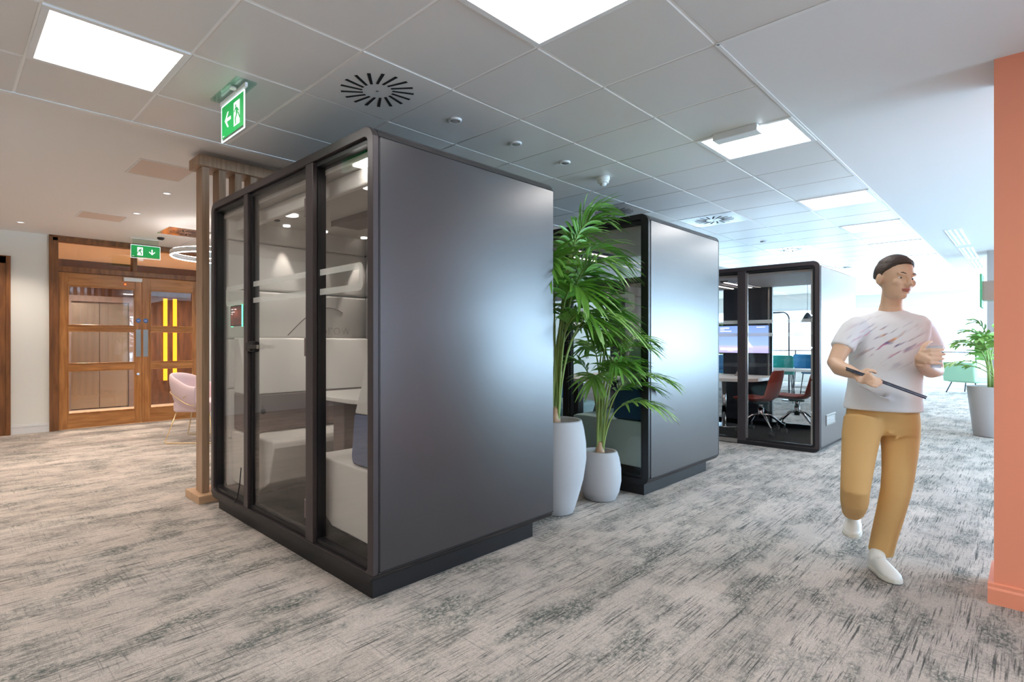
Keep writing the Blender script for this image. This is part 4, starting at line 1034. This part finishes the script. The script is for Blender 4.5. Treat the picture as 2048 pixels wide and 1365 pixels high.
def ell(mb, c, ax, ay, az, rx, ry, rz, n=20, m=14):
    b = len(mb.v)
    for k in range(m+1):
        ph = PI*k/m-PI/2
        for i in range(n):
            t = 2*PI*i/n
            mb.v.append(tuple(c + ax*(rx*math.cos(ph)*math.cos(t)) + ay*(ry*math.cos(ph)*math.sin(t)) + az*(rz*math.sin(ph))))
    for k in range(m):
        for i in range(n):
            j = (i+1) % n; mb.f.append([b+k*n+i,b+k*n+j,b+(k+1)*n+j,b+(k+1)*n+i]); mb.sm.append(True)
def fuse(mb, name, m, parent, voxel, smooth=6, fac=.5):
    o = mb.obj('tmp_'+name, None, recalc=True)
    r = o.modifiers.new('r', 'REMESH'); r.mode = 'VOXEL'; r.voxel_size = voxel; r.use_smooth_shade = True
    sm = o.modifiers.new('s', 'SMOOTH'); sm.factor = fac; sm.iterations = smooth
    bpy.context.view_layer.update()
    me = bpy.data.meshes.new_from_object(o.evaluated_get(bpy.context.evaluated_depsgraph_get()))
    bpy.data.objects.remove(o); me.name = name; me.materials.clear(); me.materials.append(m)
    for p in me.polygons: p.use_smooth = True
    q = bpy.data.objects.new(name, me); COL.objects.link(q)
    if parent:
        q.parent = parent
        if parent.name in WORLD: q.matrix_parent_inverse = Matrix.Translation(parent.location).inverted()
    return q
UP = Vector((0,0,1))
skin = mat('skin', srgb(222,182,152), .5); skin.node_tree.nodes['Principled BSDF'].inputs['Subsurface Weight'].default_value = 0
hairm = mat('hair_brown', srgb(62,46,38), .6, bump=(160,.8))
tee = bpy.data.materials.new('printed_tshirt'); tee.use_nodes = True; nt = tee.node_tree; L_ = nt.links.new; bs = nt.nodes['Principled BSDF']
tc = nt.nodes.new('ShaderNodeTexCoord')
tcen = P(1770, 685, 3.05)
def dn(t): return nt.nodes.new('ShaderNode'+t)
vs_ = dn('VectorMath'); vs_.operation = 'SUBTRACT'; vs_.inputs[1].default_value = tcen; L_(tc.outputs['Object'], vs_.inputs[0])
# coordinates across (side axis) and up
dx = dn('VectorMath'); dx.operation = 'DOT_PRODUCT'; dx.inputs[1].default_value = TR; L_(vs_.outputs[0], dx.inputs[0])
dz = dn('VectorMath'); dz.operation = 'DOT_PRODUCT'; dz.inputs[1].default_value = UP; L_(vs_.outputs[0], dz.inputs[0])
cmb = dn('CombineXYZ'); L_(dx.outputs['Value'], cmb.inputs[0]); L_(dz.outputs['Value'], cmb.inputs[1])
rot = dn('Mapping'); rot.inputs['Rotation'].default_value = (0,0,math.radians(-38)); rot.inputs['Scale'].default_value = (1,1,1); L_(cmb.outputs[0], rot.inputs[0])
st = dn('Mapping'); st.inputs['Scale'].default_value = (7,42,1); L_(rot.outputs[0], st.inputs[0])
no = dn('TexNoise'); no.inputs['Scale'].default_value = 1; no.inputs['Detail'].default_value = 2; L_(st.outputs[0], no.inputs['Vector'])
mk = dn('MapRange'); mk.inputs['From Min'].default_value = .53; mk.inputs['From Max'].default_value = .62; L_(no.outputs['Fac'], mk.inputs['Value'])
ln = dn('VectorMath'); ln.operation = 'LENGTH'; sc_ = dn('VectorMath'); sc_.operation = 'MULTIPLY'; sc_.inputs[1].default_value = (1,1.25,1); L_(cmb.outputs[0], sc_.inputs[0]); L_(sc_.outputs[0], ln.inputs[0])
fa = dn('MapRange'); fa.inputs['From Min'].default_value = .21; fa.inputs['From Max'].default_value = .05; fa.inputs['To Min'].default_value = 0; fa.inputs['To Max'].default_value = .9; L_(ln.outputs['Value'], fa.inputs['Value'])
mu = dn('Math'); mu.operation = 'MULTIPLY'; L_(mk.outputs[0], mu.inputs[0]); L_(fa.outputs[0], mu.inputs[1])
n2 = dn('TexNoise'); n2.inputs['Scale'].default_value = 9; L_(cmb.outputs[0], n2.inputs['Vector'])
cr = dn('ValToRGB'); cr.color_ramp.elements[0].position = .35; cr.color_ramp.elements[0].color = srgb(230,165,110); cr.color_ramp.elements[1].position = .68; cr.color_ramp.elements[1].color = srgb(225,110,150)
ee = cr.color_ramp.elements.new(.5); ee.color = srgb(88,78,140); L_(n2.outputs['Fac'], cr.inputs[0])
mx = dn('MixRGB'); mx.inputs[1].default_value = srgb(236,236,240); L_(mu.outputs[0], mx.inputs[0]); L_(cr.outputs[0], mx.inputs[2]); L_(mx.outputs[0], bs.inputs['Base Color'])
bs.inputs['Roughness'].default_value = .85
trm = mat('tan_cotton', srgb(214,172,112), .85, bump=(700,.3))

pc = P(1765, 1150, 3.1)
PT_ = thing('person', 'person walking in white printed t-shirt and tan trousers, carrying laptop and cup', 'person', (pc.x, pc.y, 0))
DV = VD*-1   # toward the camera
# --- skin: head, neck, arms, hands in one surface
b = MB()
hc = P(1790, 557, 3.13); HS = 1.08
def ellh(mb, c, ax, ay, az, rx, ry, rz, *k): ell(mb, c, ax, ay, az, rx*HS, ry*HS, rz*HS, *k)
fd = (DV*.76 + TR*.65).normalized(); fs = Vector((fd.y,-fd.x,0))*-1   # face direction and its side axis
if fs.dot(TR) < 0: fs = -fs
tilt = (UP + TR*.14).normalized()
fdd = (fd - tilt*fd.dot(tilt)).normalized(); fs = fdd.cross(tilt); fs = fs if fs.dot(TR) > 0 else -fs
H = lambda x, y, z: hc + (fs*x + fdd*y + tilt*z)*HS
ellh(b, H(0,-.012,.025), fs, fdd, tilt, .074, .092, .090)
ellh(b, H(0,.022,-.045), fs, fdd, tilt, .058, .066, .070)
ellh(b, H(0,.058,-.090), fs, fdd, tilt, .026, .024, .022)
ellh(b, H(0,.070,.020), fs, fdd, tilt, .052, .016, .014)
for s in (-1,1):
    ellh(b, H(s*.036,.062,-.025), fs, fdd, tilt, .024, .020, .022)
    ellh(b, H(s*.075,-.012,-.010), fs, fdd, tilt, .009, .020, .032)
    ellh(b, H(s*.012,.090,-.036), fs, fdd, tilt, .008, .010, .007)
limb(b, [(H(0,.080,.012), .008), (H(0,.094,-.015), .009), (H(0,.104,-.032), .012), (H(0,.088,-.040), .010)], 12)
limb(b, [(H(0,.079,-.062), .018, .35), (H(0,.080,-.0585), .019, .35)], 12)
limb(b, [(P(1780,660,3.20), .085), (P(1781,632,3.20), .068), (P(1783,608,3.18), .052), (P(1787,580,3.15), .052), (H(0,-.02,-.02), .05)])
limb(b, [(P(1712,650,3.19), .045), (P(1696,672,3.17), .048), (P(1682,700,3.15), .045), (P(1670,726,3.12), .040), (P(1680,737,3.06), .041), (P(1696,743,2.99), .036), (P(1710,748,2.93), .027), (P(1716,750,2.91), .026)])
limb(b, [(P(1843,655,3.19), .046), (P(1856,685,3.18), .046), (P(1866,718,3.15), .042), (P(1870,742,3.12), .040), (P(1862,742,3.05), .040), (P(1851,736,2.97), .034), (P(1842,728,2.91), .027), (P(1841,724,2.90), .026)])
# image-left hand under the laptop
limb(b, [(P(1714,750,2.915), .026, .7), (P(1722,753,2.895), .038, .42), (P(1732,757,2.885), .040, .38), (P(1739,760,2.88), .034, .35)])
for k, (oy, ln_, r) in enumerate(((-7,26,.0095),(-1,31,.010),(5,29,.0095),(11,22,.008))):
    limb(b, [(P(1734,758+oy*.8,2.885), r*1.1), (P(1734+ln_*.45,762+oy*.9,2.868), r*1.05), (P(1734+ln_*.8,765+oy*.8,2.866), r), (P(1734+ln_,764+oy*.6,2.880), r*.85)], 12)
limb(b, [(P(1722,748,2.90), .013), (P(1734,741,2.89), .012), (P(1745,742,2.90), .010), (P(1752,746,2.91), .0085)], 12)
# image-right hand around the cup
limb(b, [(P(1842,725,2.905), .026, .8), (P(1845,719,2.885), .036, .5), (P(1850,714,2.875), .038, .45), (P(1853,712,2.872), .034, .4)])
cupc = P(1869, 714, 2.925)
for k, (oy, r, e) in enumerate(((-13,.0095,0),(-4,.010,3),(5,.0095,1),(14,.0085,-4))):
    limb(b, [(P(1849,714+oy*.85,2.876), r*1.1), (P(1860,713+oy*.95,2.862), r*1.08), (P(1875+e,713+oy,2.866), r), (P(1886+e,713+oy,2.893), r*.85)], 12)
limb(b, [(P(1843,706,2.885), .013), (P(1847,693,2.90), .012), (P(1856,686,2.925), .010), (P(1864,684,2.955), .0085)], 12)
body = fuse(b, 'body', skin, PT_, .0042, 5, .5)
# eyes, brows, lips
for s in (-1,1):
    e = MB(); ellh(e, H(s*.031,.0655,-.002), fs, fdd, tilt, .0115, .0085, .0055, 16, 10); eo = e.obj('eye', mat('eye_white', srgb(225,220,215), .25) if 'eye_white' not in bpy.data.materials else bpy.data.materials['eye_white'], body)
    i = MB(); ellh(i, H(s*.031,.0735,-.002), fs, fdd, tilt, .0046, .0014, .0046, 14, 8); i.obj('iris', bpy.data.materials.get('iris') or mat('iris', srgb(50,34,26), .3), eo)
    w_ = MB(); limb(w_, [(H(s*.016,.083,.020), .0025), (H(s*.033,.081,.025), .003), (H(s*.050,.069,.020), .002)], 10); w_.obj('eyebrow', hairm, body)
l_ = MB(); limb(l_, [(H(-.022,.080,-.0615), .003), (H(-.008,.0885,-.058), .005), (H(.008,.0885,-.058), .005), (H(.022,.080,-.0615), .003)], 10)
limb(l_, [(H(-.018,.082,-.066), .003), (H(0,.089,-.067), .0058), (H(.018,.082,-.066), .003)], 10); l_.obj('lips', mat('lips', srgb(180,112,100), .45), body)
# hair: fuller on top, short at the sides
hm = MB()
nn, mm = 36, 22
for k in range(mm+1):
    ph = PI/2 - (PI*.62)*k/mm
    for i in range(nn):
        t = 2*PI*i/nn; cx, cy, cz = math.cos(ph)*math.cos(t), math.cos(ph)*math.sin(t), math.sin(ph)
        # hairline: high at the front, low at the back
        lim = .50 if cy > .55 else (.50-1.03*(.55-cy)/.55 if cy > 0 else -.53)
        zz = max(cz, lim if lim > -.6 else -.6)
        k_ = math.sqrt(max(0, 1-min(1, zz*zz)))/max(1e-4, math.sqrt(max(1e-6, 1-cz*cz))) if zz != cz else 1
        th_ = 1.12 if zz > .5 else 1.08
        wob = 1+.012*math.sin(9*t+3*k)+.010*math.sin(17*t-5*k)
        hm.v.append(tuple(H(.074*th_*wob*cx*k_, -.012+.092*th_*wob*cy*k_, .025+.092*th_*wob*zz)))
for k in range(mm):
    for i in range(nn):
        j = (i+1) % nn; hm.f.append([k*nn+i,k*nn+j,(k+1)*nn+j,(k+1)*nn+i]); hm.sm.append(True)
hm.f.append([mm*nn+i for i in range(nn)]); hm.sm.append(False)
fuse(hm, 'hair', hairm, body, .006, 3, .4)
# --- t-shirt
t_ = MB()
def tr_ring(px, py, hw, hd, d=3.18): return (P(px,py,d), TR*hw, DV*hd)
loft(t_, [tr_ring(1781,621,.066,.060,3.20), tr_ring(1780,627,.095,.072,3.20), tr_ring(1777,634,.165,.088,3.20), tr_ring(1775,645,.196,.100,3.19), tr_ring(1773,672,.196,.118), tr_ring(1772,700,.180,.130),
          tr_ring(1770,740,.172,.128), tr_ring(1767,775,.173,.126), tr_ring(1765,800,.180,.130), tr_ring(1764,820,.186,.134)], 40)
limb(t_, [(P(1722,650,3.19), .060), (P(1705,660,3.18), .060), (P(1694,677,3.17), .060), (P(1684,698,3.155), .062)])
limb(t_, [(P(1830,650,3.19), .060), (P(1846,662,3.185), .060), (P(1857,683,3.175), .060), (P(1866,704,3.165), .061)])
# soft folds
for (a, c, r) in (((1716,770,3.06),(1790,803,3.055),.007), ((1822,765,3.07),(1770,795,3.06),.007)):
    limb(t_, [(P(*a), r), (P((a[0]+c[0])/2,(a[1]+c[1])/2+4,(a[2]+c[2])/2-.005), r*1.2), (P(*c), r)], 10)
fuse(t_, 't_shirt', tee, body, .0085, 9, .5)
# --- trousers
q_ = MB()
loft(q_, [tr_ring(1764,806,.160,.112,3.19), tr_ring(1764,825,.170,.118,3.19), tr_ring(1763,850,.176,.120,3.19), tr_ring(1763,866,.172,.112,3.19)], 36)
limb(q_, [(P(1727,838,3.19), .095, 1.1), (P(1722,870,3.17), .092, 1.1), (P(1717,910,3.13), .082, 1.05), (P(1713,950,3.09), .074), (P(1710,980,3.07), .069), (P(1709,998,3.11), .068), (P(1708,1010,3.21), .065), (P(1707,1018,3.31), .060), (P(1706,1022,3.37), .058)])
limb(q_, [(P(1799,838,3.18), .096, 1.1), (P(1800,870,3.16), .093, 1.1), (P(1799,910,3.13), .083, 1.05), (P(1796,950,3.10), .075), (P(1791,985,3.10), .070), (P(1780,1030,3.13), .066), (P(1768,1075,3.16), .062), (P(1761,1106,3.18), .060)])
for (a, c, r) in (((1775,868,3.07),(1815,855,3.09),.007), ((1772,880,3.06),(1812,872,3.07),.006)):
    limb(q_, [(P(*a), r*.6), (P((a[0]+c[0])/2,(a[1]+c[1])/2+3,(a[2]+c[2])/2-.003), r*1.2), (P(*c), r*.6)], 10)
fuse(q_, 'trousers', trm, body, .0085, 7, .5)
# --- shoes
shoem = mat('white_leather', srgb(232,232,228), .45); solem = mat('rubber_sole', srgb(222,218,208), .6)
def shoe(heel, toe, upv, ankle):
    """heel, toe: points on the sole line"""
    ax = (toe-heel).normalized(); sd = ax.cross(upv).normalized(); up = sd.cross(ax).normalized(); Ln = (toe-heel).length
    S_ = lambda x, y, z: heel + ax*(x*Ln) + sd*y + up*z
    m = MB(); rings = []
    for x, w, h, z0 in ((-.01,.022,.030,.028),(.04,.034,.040,.038),(.15,.038,.046,.046),(.30,.038,.046,.046),(.48,.042,.036,.040),(.66,.047,.027,.034),(.82,.045,.021,.029),(.94,.033,.016,.026),(1.0,.014,.010,.024)):
        rings.append((S_(x,0,z0), sd*w, up*h))
    loft(m, rings, 24)
    limb(m, [(S_(.16,0,.06), .040), (S_(.15,0,.085), .040), (ankle, .040)])
    o = fuse(m, 'shoe', shoem, body, .005, 4, .5)
    s = MB(); pts = [(x, w) for x, w in ((0.0,.020),(.04,.036),(.15,.042),(.30,.042),(.48,.045),(.66,.051),(.82,.048),(.94,.036),(1.02,.012))]
    ring_ = [S_(x,w,0) for x, w in pts]+[S_(x,-w,0) for x, w in pts[::-1]]
    n = len(ring_); s.v += [tuple(v) for v in ring_]+[tuple(v+up*.022) for v in ring_]; s.f += [list(range(n))[::-1], list(range(n,2*n))]; s.sm += [False,False]
    for i in range(n): j = (i+1)%n; s.f.append([i,j,n+j,n+i]); s.sm.append(True)
    s.obj('sole', solem, o, bevel=.004)
    lc = MB()
    for q in range(5):
        x = .36+.075*q; w = .020; z = .088-.010*q - (.004 if q > 2 else 0)
        lc.tube([S_(x,-w,z-.004), S_(x,0,z+.001), S_(x,w,z-.004)], .0028, 6)
    lc.obj('laces', shoem, o)
    tp = MB(); tp.v += [tuple(v) for v in (S_(.10,.041,.025), S_(.26,.043,.03), S_(.20,.040,.07), S_(.08,.036,.06))]; tp.f.append([0,1,2,3]); tp.sm.append(False)
    return o
h1 = P(1747,1131,3.18); h1.z = .006; t1 = P(1794,1163,2.955); t1.z = .006
shoe(h1, t1, UP, P(1760,1106,3.18))
h2 = P(1708,1047,3.50); t2 = P(1702,1077,3.32)
bk = (VD*.75+UP*.55).normalized()
shoe(h2, t2, (DV*.25+UP*.95).normalized() if False else (DV*.55+UP*.8).normalized(), P(1706,1024,3.38))
# --- things carried
a0 = P(1694,738,2.955); a1 = P(1839,791,2.90)
la = (a1-a0).normalized(); lb_ = VD - la*VD.dot(la); lb_ = (lb_ - UP*.06).normalized(); ln3 = la.cross(lb_).normalized()
Lc = (a0+a1)/2 + lb_*.015
LPt = thing('laptop', 'closed dark laptop held flat under the forearm of the walking person', 'laptop', tuple(Lc), local=True)
def slab(hx, hy, z0, z1, r=.012):
    m = MB(); poly = rrect(-hx, hx, -hy, hy, r, 4); n = len(poly)
    for z in (z0, z1):
        for x, y in poly: m.v.append(tuple(la*x + lb_*y + ln3*z))
    m.f += [list(range(n))[::-1], list(range(n,2*n))]; m.sm += [False,False]
    for i in range(n): j = (i+1)%n; m.f.append([i,j,n+j,n+i]); m.sm.append(True)
    return m
lpm = mat('laptop_grey', srgb(70,72,84), .4, .5)
hl = (a1-a0).length/2
slab(hl, .085, -.009, .0005).obj('base', lpm, LPt); slab(hl, .085, .0015, .008).obj('lid', lpm, LPt)
CT = thing('cup', 'clear plastic cup in the raised hand of the walking person', 'cup', tuple(cupc), local=True)
MB().lathe([(.0,-.060),(.026,-.060),(.0275,-.056),(.033,.056),(.0345,.060),(.0325,.060),(.0260,-.054),(.0,-.055)], (0,0,0), 32).obj('beaker', frosted('cup_plastic', srgb(235,240,245), .45), CT)
MB().lathe([(.0,-.052),(.0255,-.052),(.0285,.0),(.0,.0)], (0,0,0), 32).obj('drink', glass('water', (.85,.92,.97,1), 1.33), CT)

# ------------------------------------------------------------------ camera, world, lights
cam = bpy.data.cameras.new('camera'); co = bpy.data.objects.new('camera', cam); COL.objects.link(co)
cam.sensor_fit = 'HORIZONTAL'; cam.sensor_width = 36; cam.lens = 36*FP/2048
cam.shift_x = (1024-CXP)/2048; cam.shift_y = (CYP-682.5)/2048
cam.clip_start = .05; cam.clip_end = 200
co.location = (0,0,HC); co.rotation_euler = (PI/2, 0, ANG)
scn.camera = co
wd = bpy.data.worlds.new('world'); scn.world = wd; wd.use_nodes = True
bg = wd.node_tree.nodes['Background']; bg.inputs[0].default_value = (.54,.78,1.0,1); bg.inputs[1].default_value = 12.0
def area(name, loc, rot, sx, sy, e, col, portal=False):
    l = bpy.data.lights.new(name, 'AREA'); l.shape = 'RECTANGLE'; l.size = sx; l.size_y = sy; l.energy = e; l.color = col
    if portal: l.cycles.is_portal = True
    o = bpy.data.objects.new(name, l); COL.objects.link(o); o.location = loc; o.rotation_euler = rot; return o
area('daylight_portal', (-2.4, YF+.02, 1.38), (-PI/2,0,0), 14.8, 2.05, 1, (1,1,1), True)
area('daylight_portal', (XR+.02, 12, 1.38), (0,PI/2,0), 2.05, 18, 1, (1,1,1), True)
def spot(name, loc, e, col, ang, blend=.6, r=.03):
    l = bpy.data.lights.new(name, 'SPOT'); l.energy = e; l.color = col; l.spot_size = math.radians(ang); l.spot_blend = blend; l.shadow_soft_size = r
    o = bpy.data.objects.new(name, l); COL.objects.link(o); o.location = loc; return o
for p in pdl: spot('added_scallop_spot', (p[0], p[1], p[2]-.02), 9, (1,.93,.85), 44, .35, .012)  # spots added to draw reflected downlight scallops on the side wall
for (x, y, zz, e) in ((-3.9,2.0,2.26,26),(-2.85,2.0,2.26,26),(-3.4,5.1,2.26,60),(-3.0,8.4,2.12,40),(-5.7,8.5,2.12,30)): spot('pod_fill_spot', (x,y,zz), e*.27, (1,.95,.9), 165, 1, .06)  # unseen wide spots added to brighten the pod interiors
for (x, y) in ((-6.27,1.78),(-7.50,1.785),(-9.1,.80),(-8.6,3.2),(-6.3,3.6),(-6.3,-.5),(-8.5,-1.5),(-5.2,.3),(-5.0,-1.8),(-7.0,.3)): spot('downlight_spot', (x,y,ZL-.01), 50, (1,.86,.74), 110, .7)
spot('lobby_spot', (-11.3,2.0,ZL-.05), 240, (1,.84,.68), 150, .7); spot('lobby_spot', (-11.3,4.2,ZL-.05), 180, (1,.84,.68), 140, .7)
vs = scn.view_settings; scn.display_settings.display_device = 'sRGB'
vs.view_transform = 'Standard'; vs.look = 'None'; vs.gamma = 1; vs.exposure = 0.97
scn.cycles.max_bounces = 10; scn.cycles.diffuse_bounces = 6; scn.cycles.glossy_bounces = 4; scn.cycles.transmission_bounces = 8; scn.cycles.transparent_max_bounces = 24
scn.cycles.sample_clamp_indirect = 6
